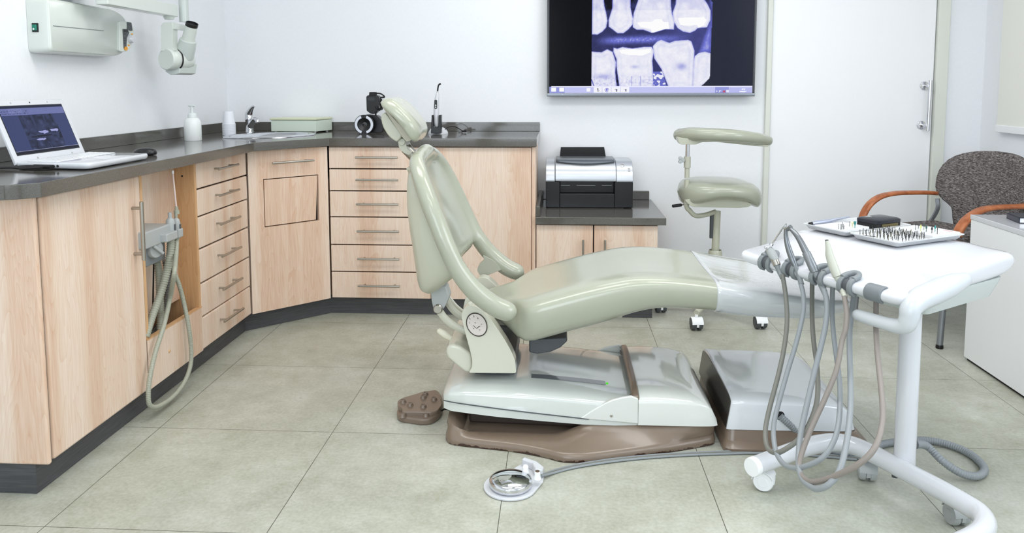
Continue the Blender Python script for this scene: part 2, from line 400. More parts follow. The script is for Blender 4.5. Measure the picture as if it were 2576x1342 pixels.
# ================= cabinets =================
XF = -1.44           # front plane of the left run
YC = 3.80            # front plane of the back run
ZB, ZT = .092, .862
def bar_handle(parent, P, n, along, ln, m=None, r=.0055, off=.032, post=.03):
    a = P-along*ln/2+n*off; b = P+along*ln/2+n*off; bm = BM(); cyl(bm, a, b, r, 14)
    for q in (P-along*(ln/2-post), P+along*(ln/2-post)): cyl(bm, q, q+n*off, r*.8, 10)
    return part('handle', bm, m or msteel, parent, bevel=.0008, segs=1)
UPV = V(0, 0, 1)
def carcass(name, P, d_, n_, w_, z0, z1, dep, label, holes=None):
    t = thing(name, tuple(P+d_*w_/2)[:2]+(z0,), label, 'cabinet')
    bm = BM(); s = .018
    obox(bm, P, d_, n_, 0, s, -dep, -.021, z0, z1); obox(bm, P, d_, n_, w_-s, w_, -dep, -.021, z0, z1)
    obox(bm, P, d_, n_, s, w_-s, -dep, -.021, z0, z0+s); obox(bm, P, d_, n_, s, w_-s, -dep, -.021, z1-s, z1)
    obox(bm, P, d_, n_, s, w_-s, -dep, -dep+.008, z0, z1)
    part('body', bm, mwood, t, smooth=False)
    return t
def front(t, name, P, d_, n_, u0, u1, z0, z1, bev=.003, m=None, gap=.0028, segs=2):
    bm = BM(); obox(bm, P, d_, n_, u0+gap, u1-gap, -.019, 0, z0+gap, z1-gap); return part(name, bm, m or mwood, t, bevel=bev, segs=segs)
def darkback(t, P, d_, n_, u0, u1, z0, z1):
    bm = BM(); obox(bm, P, d_, n_, u0+.004, u1-.004, -.03, -.0205, z0+.004, z1-.004); part('gap_shade_sheet', bm, mdark, t, smooth=False)  # black sheet behind the fronts, puts the shade into their gaps
ZS = [.862, .751, .640, .508, .367, .229, .092]
nX, dY = V(1, 0, 0), V(0, 1, 0); nY, dX = V(0, -1, 0), V(1, 0, 0)

# end panel of the left run, facing the camera
t = thing('end_cabinet', (-1.66, 2.2, ZB), 'maple end panel unit at the near end of the left-hand counter', 'cabinet')
bm = BM(); box(bm, (XL+.002, 2.033, ZB), (XF+.002, 2.050, ZT)); part('side_panel', bm, mwood, t, bevel=.007, segs=3)
# door cabinet
part('gap_shade_strip', box(BM(), (XF-.03, 2.0505, ZB), (XF-.006, 2.0575, ZT)), mdark, t, smooth=False)  # black strip standing in for the shaded gap beside the door
P = V(XF, 2.058, 0)
t = carcass('door_cabinet', P, dY, nX, .527, ZB, ZT, .46, 'tall-doored maple cabinet with one vertical bar handle, left of the hose niche')
darkback(t, P, dY, nX, 0, .527, ZB, ZT)
dr = front(t, 'door', P, dY, nX, 0, .527, ZB, ZT, bev=.009, segs=3)
hz0, hz1 = WX(358, 507, XF+.032), WX(357, 657, XF+.032)
bar_handle(dr, V(XF, .5*(hz0.y+hz1.y)-.0, .5*(hz0.z+hz1.z)), nX, UPV, abs(hz0.z-hz1.z), r=.007, off=.034, post=.022)
# niche for the suction hoses
P = V(XF, 2.585, 0); wn_ = .415
t = thing('niche_cabinet', (XF-.2, 2.79, ZB), 'open maple niche with beech sides holding the suction hoses', 'cabinet')
bm = BM(); obox(bm, P, dY, nX, 0, .016, -.46, -.004, ZB, ZT); obox(bm, P, dY, nX, wn_-.018, wn_, -.46, -.002, ZB, ZT); part('side_panel', bm, mbeech, t, smooth=False)
bm = BM(); obox(bm, P, dY, nX, .016, wn_-.018, -.095, -.082, .31, ZT); part('back_panel', bm, mwood, t, smooth=False)
bm = BM(); obox(bm, P, dY, nX, .016, wn_-.018, -.46, -.004, ZB, ZB+.018); obox(bm, P, dY, nX, .016, wn_-.018, -.46, -.45, ZB, .31); part('bottom_panel', bm, mbeech, t, smooth=False)
bm = BM(); obox(bm, P, dY, nX, .0, wn_-.0, -.018, .001, ZB, .272); part('front_panel', bm, mwood, t, bevel=.002)
bm = BM(); obox(bm, P, dY, nX, .0, wn_, -.0185, .0015, .272, .275); part('edge_strip', bm, mbeech, t, smooth=False)
q = WX(459, 443, XF-.05); bm = BM(); lathe(bm, [(0, 0), (.004, 0), (0, .002)], V(XF-.05, 2.982, q.z), (0, -1, 0), 12); part('shelf_hole', bm, mdark, t)
q = WX(425, 884, XF); bm = BM(); lathe(bm, [(0, 0), (.006, 0), (.005, .003), (0, .004)], V(XF+.001, q.y, q.z), (1, 0, 0), 16); part('screw_cap', bm, mbeech, t, label='small pale screw cap')
# left drawer bank
P = V(XF, 3.0, 0); W1 = .50
t = carcass('drawer_cabinet', P, dY, nX, W1-.004, ZB, ZT, .46, 'maple cabinet of six drawers on the left wall, between hose niche and corner')
darkback(t, P, dY, nX, 0, W1, ZB, ZT)
for i in range(6):
    f = front(t, 'drawer', P, dY, nX, 0, W1, ZS[i+1], ZS[i], bev=.006 if i in (0, 2, 3, 5) else .004)
    bar_handle(f, V(XF, 3.0+.235, (ZS[i]+ZS[i+1])/2+(.012 if i < 4 else .01)), nX, dY, .20)
# corner cabinet, diagonal
A = V(XF+.002, 3.502, 0); B = V(-1.148, YC, 0); dd = (B-A); Wc = dd.length; dd.normalize(); nn = V(dd.y, -dd.x, 0)
t = thing('corner_cabinet', tuple((A+B)/2)[:2]+(ZB,), 'diagonal maple corner cabinet with a square waste flap below the sink', 'cabinet')
bm = BM(); n_in = -nn
prism(bm, [(A+n_in*.022)+V(0, 0, ZB), (B+n_in*.022)+V(0, 0, ZB), V(-1.15, YB-.01, ZB), V(XL+.01, YB-.01, ZB), V(XL+.01, 3.51, ZB)], (0, 0, .6)); part('body', bm, mwood, t, smooth=False)
bm = BM(); obox(bm, A, dd, nn, .004, Wc-.004, -.03, -.0205, ZB+.004, ZT-.004); part('gap_shade_sheet', bm, mdark, t, smooth=False)  # black sheet in place of the shade around door and flap
fz0, fz1 = .862-.365, .862-.135; fu0, fu1 = .075, Wc-.055
bm = BM()
obox(bm, A, dd, nn, .003, fu0, -.019, 0, ZB, ZT); obox(bm, A, dd, nn, fu1, Wc-.003, -.019, 0, ZB, ZT)
obox(bm, A, dd, nn, fu0, fu1, -.019, 0, ZB, fz0); obox(bm, A, dd, nn, fu0, fu1, -.019, 0, fz1, ZT)
dr = part('door', bm, mwood, t, smooth=False)
bm = BM(); v8 = []
def fq(u, w_, z): p = A+dd*u+nn*w_; return V(p.x, p.y, z)
g = .0045
ring0 = [fq(fu0+g, -.012, fz0+g), fq(fu1-g-.006, -.016, fz0+g), fq(fu1-g, -.016, fz1-g), fq(fu0+g, -.016, fz1-g)]
prism(bm, [fq(fu0+g, .0, fz0+g), fq(fu1-g-.010, -.008, fz0+g), fq(fu1-g, -.001, fz1-g), fq(fu0+g, .0, fz1-g)], nn*-.012)
part('waste_flap', bm, mwood, t, label='square flap set in the cabinet front', bevel=.001)
bar_handle(dr, A+dd*(Wc*.52)+V(0, 0, .802), nn, dd, .215)
# right drawer bank
P = V(-1.146, YC, 0); W2 = .508
t = carcass('drawer_cabinet', P, dX, nY, W2-.002, ZB, ZT, .55, 'maple cabinet of six drawers on the back wall, partly behind the headrest')
darkback(t, P, dX, nY, 0, W2, ZB, ZT)
for i in range(6):
    f = front(t, 'drawer', P, dX, nY, 0, W2, ZS[i+1], ZS[i])
    bar_handle(f, V(-1.146+.25, YC, (ZS[i]+ZS[i+1])/2+.004), nY, dX, .212)
# tall door cabinet
P = V(-.638, YC, 0); W3 = .506
t = carcass('door_cabinet', P, dX, nY, W3, ZB, ZT, .55, 'maple cabinet with a plain wide door behind the chair backrest, below the curing light')
darkback(t, P, dX, nY, 0, W3, ZB, ZT); front(t, 'door', P, dX, nY, 0, W3, ZB, ZT)
bm = BM(); box(bm, (-.132, YC+.002, ZB), (-.114, YB-.12, ZT)); box(bm, (-.132, YC-.0, ZB), (-.130, YC+.002, ZT)); part('side_panel', bm, mwood, t, smooth=False)
# low cabinet
P = V(-.112, YC, 0); W4 = .600; LZ = .480
t = carcass('low_cabinet', P, dX, nY, W4, ZB, LZ, .55, 'low two-door maple cabinet under the printer')
darkback(t, P, dX, nY, 0, W4, ZB, LZ)
sx = .172+.112
f = front(t, 'door', P, dX, nY, 0, sx, ZB, LZ); bar_handle(f, V(.172-.052, YC, .36), nY, UPV, .10, post=.015)
f = front(t, 'door', P, dX, nY, sx, W4, ZB, LZ); bar_handle(f, V(.172+.055, YC, .36), nY, UPV, .10, post=.015)

# plinths
pts = [V(XL+.01, 2.045, .001), V(-1.487, 2.045, .001), V(-1.487, 3.535, .001), V(-1.165, 3.85, .001), V(-.12, 3.85, .001), V(-.12, 3.9, .001), V(-1.2, 3.9, .001), V(-1.53, 3.6, .001), V(-1.53, 2.09, .001), V(XL+.01, 2.09, .001)]
bm = BM(); prism(bm, pts, (0, 0, .09)); part('plinth', bm, mpl, label='dark grey plinth along the foot of the left, corner and back cabinets', cat='plinth', smooth=False)
part('plinth', box(BM(), (-.118, 3.85, .001), (.47, 3.88, .091)), mpl, label='short dark grey plinth under the low printer cabinet', cat='plinth', smooth=False)

# worktop, one continuous piece with upstand
TZ0, TZ1 = .866, .906
wt = thing('worktop', (-1.5, 3.0, TZ0), 'dark grey quartz worktop running along the left wall, corner and back wall', 'worktop')
ct = [(XL+.001, 1.93), (-1.46, 1.93), (-1.425, 1.945), (-1.385, 1.99), (-1.385, 3.455), (-1.135, 3.775), (-.108, 3.775), (-.108, 4.399), (XL+.001, 4.399)]
SCX, SCY = -1.485, 3.93
dj = V(.25, .32, 0).normalized()                              # sink long axis follows the diagonal
SA, SB = .25, .17
def ell(a, b, z, n=40, cx=SCX, cy=SCY, dx=dj):
    dn = V(-dx.y, dx.x, 0); return [V(cx, cy, z)+dx*a*math.cos(2*PI*k/n)+dn*b*math.sin(2*PI*k/n) for k in range(n)]
bm = BM(); outer = [bm.verts.new((x, y, TZ1)) for x, y in ct]; inner = [bm.verts.new(p) for p in ell(SA-.012, SB-.012, TZ1)]
E1 = [bm.edges.new((outer[i], outer[(i+1) % len(outer)])) for i in range(len(outer))]; E2 = [bm.edges.new((inner[i], inner[(i+1) % 40])) for i in range(40)]
bmesh.ops.triangle_fill(bm, edges=E1+E2, use_beauty=True, use_dissolve=False)
fs = bmesh.ops.extrude_face_region(bm, geom=list(bm.faces)); bmesh.ops.translate(bm, vec=(0, 0, TZ0-TZ1), verts=[v for v in fs['geom'] if isinstance(v, bmesh.types.BMVert)])
part('top_slab', bm, mtop, wt, bevel=.002, segs=2)
bm = BM(); box(bm, (XL+.0012, 1.93, TZ1), (XL+.02, 4.399, .957)); box(bm, (XL+.02, 4.38, TZ1), (-.108, 4.399, .957)); part('upstand', bm, mtop, wt, bevel=.0015)
lw = thing('low_worktop', (.2, 4.1, .484), 'short dark grey quartz worktop under the printer', 'worktop')
part('top_slab', box(BM(), (-.112, 3.775, .484), (.522, 4.399, .520)), mtop, lw, bevel=.002)
bm = BM(); box(bm, (-.090, 4.38, .520), (.508, 4.399, .570)); box(bm, (-.112, 3.80, .520), (-.092, 4.399, .570)); part('upstand', bm, mtop, lw, bevel=.003)

# sink
sk = thing('sink', (SCX, SCY, TZ0), 'oval stainless steel sink set in the corner of the worktop', 'sink')
bm = BM(); loft(bm, [ell(SA-.02, SB-.02, TZ1-.004), ell(SA-.004, SB-.004, TZ1+.0005), ell(SA, SB, TZ1+.001), ell(SA-.003, SB-.003, TZ1+.007), ell(SA-.014, SB-.014, TZ1+.009), ell(SA-.03, SB-.03, TZ1+.004), ell(SA-.045, SB-.045, TZ1-.03), ell(SA-.06, SB-.06, TZ1-.1), ell(SA-.10, SB-.10, TZ1-.125), ell(.03, .03, TZ1-.13)], cap=False)
part('basin', bm, mchrome, sk, ang=60)
bm = BM(); lathe(bm, [(0, 0), (.03, 0), (.03, .003), (.02, .004), (0, .002)], V(SCX, SCY, TZ1-.131)); part('drain', bm, msteel, sk)

# faucet
fb = V(-1.70, 4.20, TZ1); _f = WY(628, 335, 4.2); fb = V(_f.x, 4.2, TZ1)
ft = thing('faucet', fb, 'chrome single-lever mixer tap standing at the back of the sink', 'faucet')
fd = V(.62, -.55, 0).normalized()
bm = BM(); lathe(bm, [(0, 0), (.026, 0), (.026, .004), (.022, .01), (.02, .05), (.021, .07), (.023, .082), (.02, .09), (0, .092)], fb); 
part('tap_body', bm, mchrome, ft, ang=60)
bm = BM(); tube(bm, [fb+V(0, 0, .03), fb+fd*.03+V(0, 0, .05), fb+fd*.065+V(0, 0, .075), fb+fd*.088+V(0, 0, .072), fb+fd*.095+V(0, 0, .058)], [.017, .016, .014, .014, .013], seg=16); part('spout', bm, mchrome, ft, ang=60)
bm = BM(); tube(bm, [fb+fd*-.002+V(0, 0, .085), fb+V(0, 0, .105), fb+fd*.02+V(0, 0, .125), fb+fd*.045+V(0, 0, .142), fb+fd*.062+V(0, 0, .146)], [.021, .02, .014, .009, .005], seg=14, round_=True); part('lever', bm, mchrome, ft, ang=60)
bm = BM(); lathe(bm, [(0, 0), (.0035, 0), (0, .0015)], fb+fd*.021+V(0, 0, .103), fd, 12); part('temperature_dot', bm, mat('dark_red', rgb(110, 10, 30), .3), ft)

# soap dispenser
sb = V(-1.76, 3.52, TZ1); _f = WX(486, 354, -1.76); sb = V(-1.76, _f.y-.02 if abs(_f.y-3.55) < .3 else 3.55, TZ1)
sb = WZ(486, 354, TZ1); 
so = thing('soap_dispenser', sb, 'white foam soap bottle with pump, on the worktop by the left wall', 'soap dispenser')
SM = 1.0
k = 1/640*sb.y/3.06  # metres per pixel at that distance
px = sb.y/F_PX
bm = BM(); lathe(bm, [(0, 0), (20*px, 0), (21.5*px, 2*px), (21.5*px, 38*px), (20*px, 50*px), (15*px, 58*px), (10*px, 60*px), (0, 61*px)], sb); part('bottle', bm, mat('soap_white', rgb(240, 243, 242), .25), so, ang=50)
bm = BM(); lathe(bm, [(0, 60*px), (11*px, 60*px), (11*px, 68*px), (8*px, 71*px), (4*px, 72*px), (4*px, 88*px), (0, 88*px)], sb, seg=24)
tube(bm, [sb+V(-10*px, 3*px, 90*px), sb+V(0, 0, 90*px), sb+V(10*px, -3*px, 90*px)], [2.2*px, 3*px, 2.5*px], seg=8); part('pump', bm, mat('pump_frost', rgb(226, 232, 232), .4), so, ang=50)

# stacked paper cups
_c = WY(577, 346, 3.98); cx, cy = _c.x, 3.98; px = cy/F_PX
def cup_mesh():
    bm = BM(); lathe(bm, [(16.5*px, 0), (17*px, .6*px), (16.5*px, 1.4*px), (15.8*px, 1.4*px), (12*px, 33*px), (0, 33*px), (0, 32*px), (11.6*px, 32*px), (15.4*px, 0)], V(0, 0, 0), seg=28)
    return bm
c0 = None
for i in range(13):
    z = TZ1+i*2.35*px+.0005
    if c0 is None:
        c0 = part('paper_cup', cup_mesh(), mat('cup_white', rgb(238, 240, 246), .5), org=(0, 0, 0), ang=50); o = c0
    else:
        o = c0.copy(); COL.objects.link(o)
    o.location = (cx, cy, z)
    if i == 12: _tag(o, 'topmost upturned white paper cup, the only one of its stack fully visible', 'cup', 'paper cups stacked by the sink')
    elif i == 0: _tag(o, 'bottom white paper cup of the stack, resting on the worktop', 'cup', 'paper cups stacked by the sink')
    else: _tag(o, 'white paper cup nested in the stack beside the sink, only its rim showing', 'cup', 'paper cups stacked by the sink')

# pale green box
g0, g1 = WY(682, 332, 4.22), WY(797, 332, 4.22)
gb = thing('storage_box', (.5*(g0.x+g1.x), 4.28, TZ1), 'long pale green lidded box on the worktop behind the sink', 'box')
bm = BM(); prism(bm, [V(g0.x, 4.22, TZ1+.006), V(g1.x, 4.20, TZ1+.006), V(g1.x+.045, 4.36, TZ1+.006), V(g0.x+.03, 4.37, TZ1+.006)], (0, 0, .062)); part('body', bm, mgreenbox, gb, bevel=.003)
bm = BM(); prism(bm, [V(g0.x-.005, 4.216, TZ1+.069), V(g1.x+.003, 4.196, TZ1+.069), V(g1.x+.048, 4.364, TZ1+.069), V(g0.x+.026, 4.374, TZ1+.069)], (0, 0, .012)); part('lid', bm, mat('yellowed_lid', rgb(216, 220, 190), .35), gb, bevel=.003)
bm = BM()
for x, y in ((g0.x+.02, 4.24), (g1.x-.012, 4.225), (g1.x+.02, 4.34), (g0.x+.04, 4.35)): cyl(bm, V(x, y, TZ1), V(x, y, TZ1+.007), .007)
part('foot', bm, mwhite, gb)

# ================= things on the worktop =================
def ppoly(pts, Y): return [WY(x, y, Y) for x, y in pts]
# camera with ring flash and flash unit
CY = 4.16; px = CY/F_PX; o0 = WY(930, 334, CY); dz = TZ1-o0.z
def Cq(x, y, Y=CY): p = WY(x, y, CY); return V(p.x, Y, p.z+dz)
cm = thing('photo_camera', (o0.x, CY, TZ1), 'black photo camera with white ring light and top flash, on the worktop', 'camera')
bm = BM(); body = rpoly([(897, 300), (912, 289), (922, 286), (950, 289), (962, 302), (964, 331), (905, 334), (896, 322)], 5, 3)
prism(bm, [Cq(x, y, CY-.01) for x, y in body], (0, .06, 0)); part('camera_body', bm, mblack, cm, bevel=.003)
c_ = Cq(923, 310.5, CY-.012); bm = BM(); lathe(bm, [(16*px, -.005), (16*px, .03), (24.5*px, .034), (25*px, .05), (24*px, .053), (16.5*px, .053), (16*px, .045), (0, .03)], c_, (0, -1, 0), 40); part('lens_ring', bm, mblack, cm, ang=40)
bm = BM(); lathe(bm, [(14*px, .0), (14*px, .036), (10*px, .034), (0, .038)], c_, (0, -1, 0), 32); part('lens_glass', bm, mat('lens_glass', rgb(8, 8, 10), .05, coat=1.), cm)
for s in (0, 1):
    bm = BM(); rr = []
    for kx in range(17):
        a = math.radians(-90+18+(144*kx/16)+180*s); rr.append((math.cos(a), math.sin(a)))
    rows = [[c_+V(c*r*px, -.0535-hh, s_*r*px) for c, s_ in rr] for r, hh in ((17, 0), (17.4, .002), (23, .002), (23.4, 0))]
    grid(bm, rows); part('ring_light_tube', bm, mat('ring_white', rgb(226, 230, 240), .3), cm)
bm = BM(); prism(bm, [Cq(x, y, CY-.0) for x, y in rpoly([(921, 241), (925, 238), (950, 238), (953, 242), (953, 270), (948, 281), (940, 286), (931, 284), (922, 277)], 3, 3)], (0, .05, 0)); part('flash_unit', bm, mblack, cm, bevel=.003)
bm = BM(); prism(bm, [Cq(x, y, CY-.002) for x, y in ((929, 230), (944, 230), (945, 240), (928, 240))], (0, .04, 0)); part('flash_head', bm, mblackm, cm, bevel=.002)
bm = BM(); prism(bm, [Cq(x, y, CY-.003) for x, y in ((926, 243), (944, 243), (943, 252), (926, 252))], (0, .003, 0)); part('flash_panel', bm, mat('flash_panel', rgb(40, 42, 46), .15), cm)
bm = BM(); tube(bm, [Cq(945, 233), Cq(957, 234), Cq(966, 240), Cq(966, 243), Cq(958, 244), Cq(957, 252)], 1.9*px, seg=8)
corr(bm, [Cq(957, 247, CY+.01), Cq(957, 262, CY+.01), Cq(960, 270, CY+.01), Cq(952, 275, CY)], 4*px, .006, .3, 10)
tube(bm, [Cq(946, 265, CY-.008), Cq(949, 272, CY-.008), Cq(946, 282, CY-.008), Cq(946, 289, CY-.008)], 2.4*px, seg=8); part('flash_cable', bm, mblackm, cm)

# curing light on its stand
CY = 4.10; px = CY/F_PX; o0 = WY(1098, 337, CY); dz = TZ1-o0.z
cl = thing('curing_light', (o0.x, CY, TZ1), 'white cordless curing light wand upright in its round charging stand', 'curing light')
bm = BM(); lathe(bm, [(0, 0), (26*px, 0), (25.5*px, 4*px), (20*px, 12*px), (12*px, 16*px), (0, 17*px)], Cq(1098, 337), seg=36); part('charging_base', bm, mgloss, cl, ang=60)
bm = BM(); prism(bm, [Cq(x, y, CY-.03) for x, y in ((1086, 334), (1111, 334), (1111, 288), (1106, 288), (1105, 318), (1092, 318), (1091, 288), (1088, 288))], (0, .05, 0)); part('cradle', bm, mblack, cl, bevel=.002)
bm = BM(); sweep(bm, [Cq(x, y, CY-.004) for x, y in ((1100, 320), (1100, 316), (1099, 308), (1098, 290), (1098, 268), (1099, 250), (1101, 236), (1101, 233))], [3*px, 6*px, 7.2*px, 7.2*px, 7*px, 6*px, 4.6*px, 3*px], 18); part('handpiece', bm, mgloss, cl, ang=60)
bm = BM(); sweep(bm, [Cq(1101, 234, CY-.004), Cq(1101, 229, CY-.004)], [3.2*px, 2.6*px], 14); part('collar', bm, mchrome, cl)
bm = BM(); tube(bm, [Cq(1101, 229, CY-.004), Cq(1102, 220, CY-.004), Cq(1104, 213, CY-.004), Cq(1109, 209.5, CY-.004)], [2.1*px, 2.*px, 2.*px, 2.4*px], seg=12); part('light_guide', bm, mblack, cl)
bm = BM(); prism(bm, [Cq(x, y, CY-.004-7.6*px) for x, y in rpoly([(1094, 250), (1101, 250), (1101, 273), (1094, 273)], 3.5, 4)], (0, .003, 0)); pn = part('button_panel', bm, mblack, cl)
for y in (264, 269):
    bm = BM(); lathe(bm, [(0, 0), (1.6*px, 0), (0, .0012)], Cq(1097.5, y, CY-.004-7.6*px), (0, -1, 0), 12); part('button', bm, mwhite, pn)
gq = WZ(1160, 332, TZ1); gq = V(Cq(1160, 330).x, 4.25, TZ1)
bm = BM(); lathe(bm, [(0, 0), (.034, 0), (.034, .003), (.03, .004), (0, .004)], gq); part('cable_grommet', bm, mat('grommet', rgb(120, 122, 122), .3, .6), None, label='flat round grey cable grommet let into the worktop', cat='cable grommet')
bm = BM(); tube(bm, [V(Cq(1112, 332).x, CY+.03, TZ1+.012), V(Cq(1122, 330).x, CY+.06, TZ1+.032), V(Cq(1136, 330).x, CY+.1, TZ1+.036), V(Cq(1150, 330).x, CY+.13, TZ1+.018), V(gq.x-.005, gq.y, TZ1+.004)], .0022, seg=8)
cyl(bm, V(gq.x-.015, gq.y, TZ1+.005), V(gq.x+.01, gq.y, TZ1+.010), .006, 10)
part('power_cable', bm, mblackm, None, label='thin black cable arching from the curing light stand to the grommet', cat='cable')

# ---- bitewing picture, painted per quad from polygon outlines (screen content)
UP_T = [[(575, -900), (575, 400), (640, 405), (700, 370), (745, 320), (760, 240), (740, 130), (720, 60), (700, -200), (660, -900)],
 [(790, -900), (820, -200), (815, 90), (772, 230), (775, 310), (830, 350), (880, 390), (950, 390), (1010, 345), (1058, 290), (1066, 220), (1050, 160), (1032, 80), (1030, -200), (960, -900)],
 [(1130, -700), (1120, 0), (1070, 150), (1058, 260), (1062, 320), (1110, 350), (1190, 350), (1290, 388), (1350, 375), (1450, 345), (1550, 350), (1556, 260), (1525, 160), (1510, 60), (1500, -700)],
 [(1590, -700), (1565, 50), (1530, 150), (1545, 250), (1590, 330), (1660, 375), (1740, 390), (1800, 365), (1830, 335), (1940, 325), (1978, 240), (1980, 130), (1940, 50), (1900, -10), (1860, -700)]]
LO_T = [[(570, 605), (690, 615), (760, 578), (825, 610), (868, 740), (858, 850), (880, 1040), (560, 1040)],
 [(835, 560), (880, 572), (940, 552), (1060, 570), (1200, 552), (1290, 552), (1318, 600), (1300, 720), (1310, 830), (1320, 1040), (910, 1040), (872, 800), (872, 700), (832, 610)],
 [(1302, 545), (1350, 490), (1400, 468), (1500, 505), (1560, 482), (1720, 470), (1760, 490), (1798, 600), (1795, 720), (1790, 1040), (1500, 1040), (1410, 820), (1322, 690)],
 [(1802, 665), (1850, 625), (1920, 612), (2000, 632), (2000, 930), (1870, 1040), (1780, 1040), (1790, 720)]]
FILL = [[(1100, 265), (1150, 255), (1290, 250), (1330, 220), (1400, 220), (1430, 255), (1485, 260), (1500, 340), (1440, 345), (1310, 385), (1280, 385), (1275, 345), (1150, 320)],
 [(1590, 210), (1700, 205), (1900, 200), (1940, 240), (1900, 310), (1830, 335), (1820, 300), (1720, 310), (1620, 300)],
 [(900, 590), (1000, 575), (1200, 580), (1290, 570), (1280, 620), (1180, 660), (1000, 650), (920, 630)]]
def sdist(P, X, Y):
    P = np.array(P, float); n = len(P); d = np.full(X.shape, 1e9); ins = np.zeros(X.shape, bool)
    for i in range(n):
        a, b = P[i], P[(i+1) % n]; e = b-a; wx, wy = X-a[0], Y-a[1]
        t = np.clip((wx*e[0]+wy*e[1])/(e@e), 0, 1); d = np.minimum(d, np.hypot(wx-t*e[0], wy-t*e[1]))
        c1 = (a[1] > Y) != (b[1] > Y)
        with np.errstate(all='ignore'): xi = a[0]+(Y-a[1])*(b[0]-a[0])/(b[1]-a[1]+1e-12)
        ins ^= c1 & (X < xi)
    return np.where(ins, d, -d)
rng = np.random.default_rng(3)
def vnoise(X, Y, s):
    X = X/s+50; Y = Y/s+50; g_ = rng.random((260, 260)); xi = np.floor(X).astype(int) % 258; yi = np.floor(Y).astype(int) % 258; fx = X-np.floor(X); fy = Y-np.floor(Y)
    fx = fx*fx*(3-2*fx); fy = fy*fy*(3-2*fy)
    return (g_[yi, xi]*(1-fx)+g_[yi, xi+1]*fx)*(1-fy)+(g_[yi+1, xi]*(1-fx)+g_[yi+1, xi+1]*fx)*fy
def bitewing(X, Y):
    """returns radiograph mask and density 0..1, plus metal mask"""
    inR = (X > 575) & (X < 2003-.02*np.maximum(Y, 0)) & (X+Y*1.0 < 1985+925) & (Y < 1030)
    inR &= ~((Y < 40) & (X-1950 > (Y+30)*.8) & (Y < 60)) | (X < 1950)
    nz = vnoise(X, Y, 60)*.6+vnoise(X, Y, 20)*.4
    v = .06+.05*nz
    glow = np.exp(-((Y-470-(X-1000)*-.03)/38)**2)*np.clip((X-620)/250, 0, 1)*np.clip((1750-X)/500, 0, 1); v = v+glow*(.34+.25*vnoise(X, Y, 14))
    v = np.where(X > 1300, v+.08*np.clip((X-1300)/300, 0, 1), v)
    tis = sdist([(1880, -900), (2010, -900), (2010, 640), (1830, 640), (1900, 430), (1960, 270), (1990, 150), (1960, 40)], X, Y); v = v+np.clip(tis/50, 0, 1)*(.3+.15*nz)
    for P_ in UP_T+LO_T:
        s_ = sdist(P_, X, Y); lower = P_ in LO_T
        body = .70+.2*np.clip(s_/75, 0, 1)+.10*(nz-.5)
        enam = np.exp(-((s_-25)/22)**2)*.12
        a = np.clip(s_/9+.5, 0, 1); v = v*(1-a)+(body+enam)*a
    # roots and bone
    bone = np.clip((Y-880)/60, 0, 1)*(X < 1320)+((X > 1310) & (X < 1500) & (Y > 840))
    tr = vnoise(X, Y, 16); v = np.where((bone > 0) & (X < 1320), v-.13*bone*np.clip(tr*1.6-.5, 0, 1), v)
    s_ = sdist([(1312, 845), (1420, 845), (1480, 1040), (1322, 1040)], X, Y); v = np.where(s_ > 0, np.where(vnoise(X, Y, 22) > .5, .9, .42), v)
    s_ = sdist([(1320, 700), (1412, 835), (1310, 838)], X, Y); v = np.where(s_ > 0, .10, v)
    for ax_, bx_, y0, y1 in ((868, 905, 790, 1040), (575, 610, 940, 1040), (1056, 1056, 900, 1030), (1160, 1165, 900, 1030)):
        xc = ax_+(bx_-ax_)*(Y-y0)/(y1-y0); k_ = np.exp(-((X-xc)/6)**2)*((Y > y0) & (Y < y1)); v = v*(1-.7*k_) if ax_ in (868, 575) else v*(1-.25*k_)
    v = v-.25*np.exp(-((X-1650)/60)**2-((Y-790)/45)**2)-.2*np.exp(-((X-1090)/50)**2-((Y-790)/20)**2)-.22*np.exp(-((X-720)/90)**2-((Y-905)/35)**2)
    v = v-.12*vnoise(X, Y, 70)*(Y < 120)*(X > 560)
    met = np.zeros_like(v)
    for P_ in FILL: met = np.maximum(met, np.clip(sdist(P_, X, Y)/8+.5, 0, 1))
    return inR, np.clip(v, 0, 1), met
def screen_mesh(name, origin, ux, uy, W_, H_, nx, ny, fn, parent, strength, rough=.15):
    """flat display: emission colour painted per face"""
    me = bpy.data.meshes.new(name); xs = np.linspace(0, 1, nx+1); ys = np.linspace(0, 1, ny+1)
    O = np.array(origin); ux = np.array(ux)*W_; uy = np.array(uy)*H_
    gx, gy = np.meshgrid(xs, ys); co = O+gx[..., None]*ux+gy[..., None]*uy; co = co.reshape(-1, 3)
    i = np.arange(nx)[None, :]+np.arange(ny)[:, None]*(nx+1); f = np.stack([i, i+1, i+nx+2, i+nx+1], -1).reshape(-1, 4)
    me.from_pydata(co.tolist(), [], f.tolist()); cx_, cy_ = np.meshgrid((xs[:-1]+xs[1:])/2, (ys[:-1]+ys[1:])/2)
    colr = fn(cx_, cy_).reshape(-1, 3)
    ca = me.color_attributes.new('picture', 'FLOAT_COLOR', 'CORNER'); buf = np.ones((nx*ny, 4, 4), np.float32); buf[..., :3] = colr[:, None, :]; ca.data.foreach_set('color', buf.ravel())
    m = mat(name+'_picture', rgb(3, 3, 4), rough, spec=.06); a = N(m, 'ShaderNodeAttribute', attribute_name='picture'); b = m.node_tree.nodes['Principled BSDF']
    L(m, a.outputs['Color'], b.inputs['Emission Color']); b.inputs['Emission Strength'].default_value = strength
    return finish(name, me, m, parent, None, 0, 0, 0, False, 30)
def s2l(a): a = np.array(a, float)/255; return np.where(a <= .04045, a/12.92, ((a+.055)/1.055)**2.4)
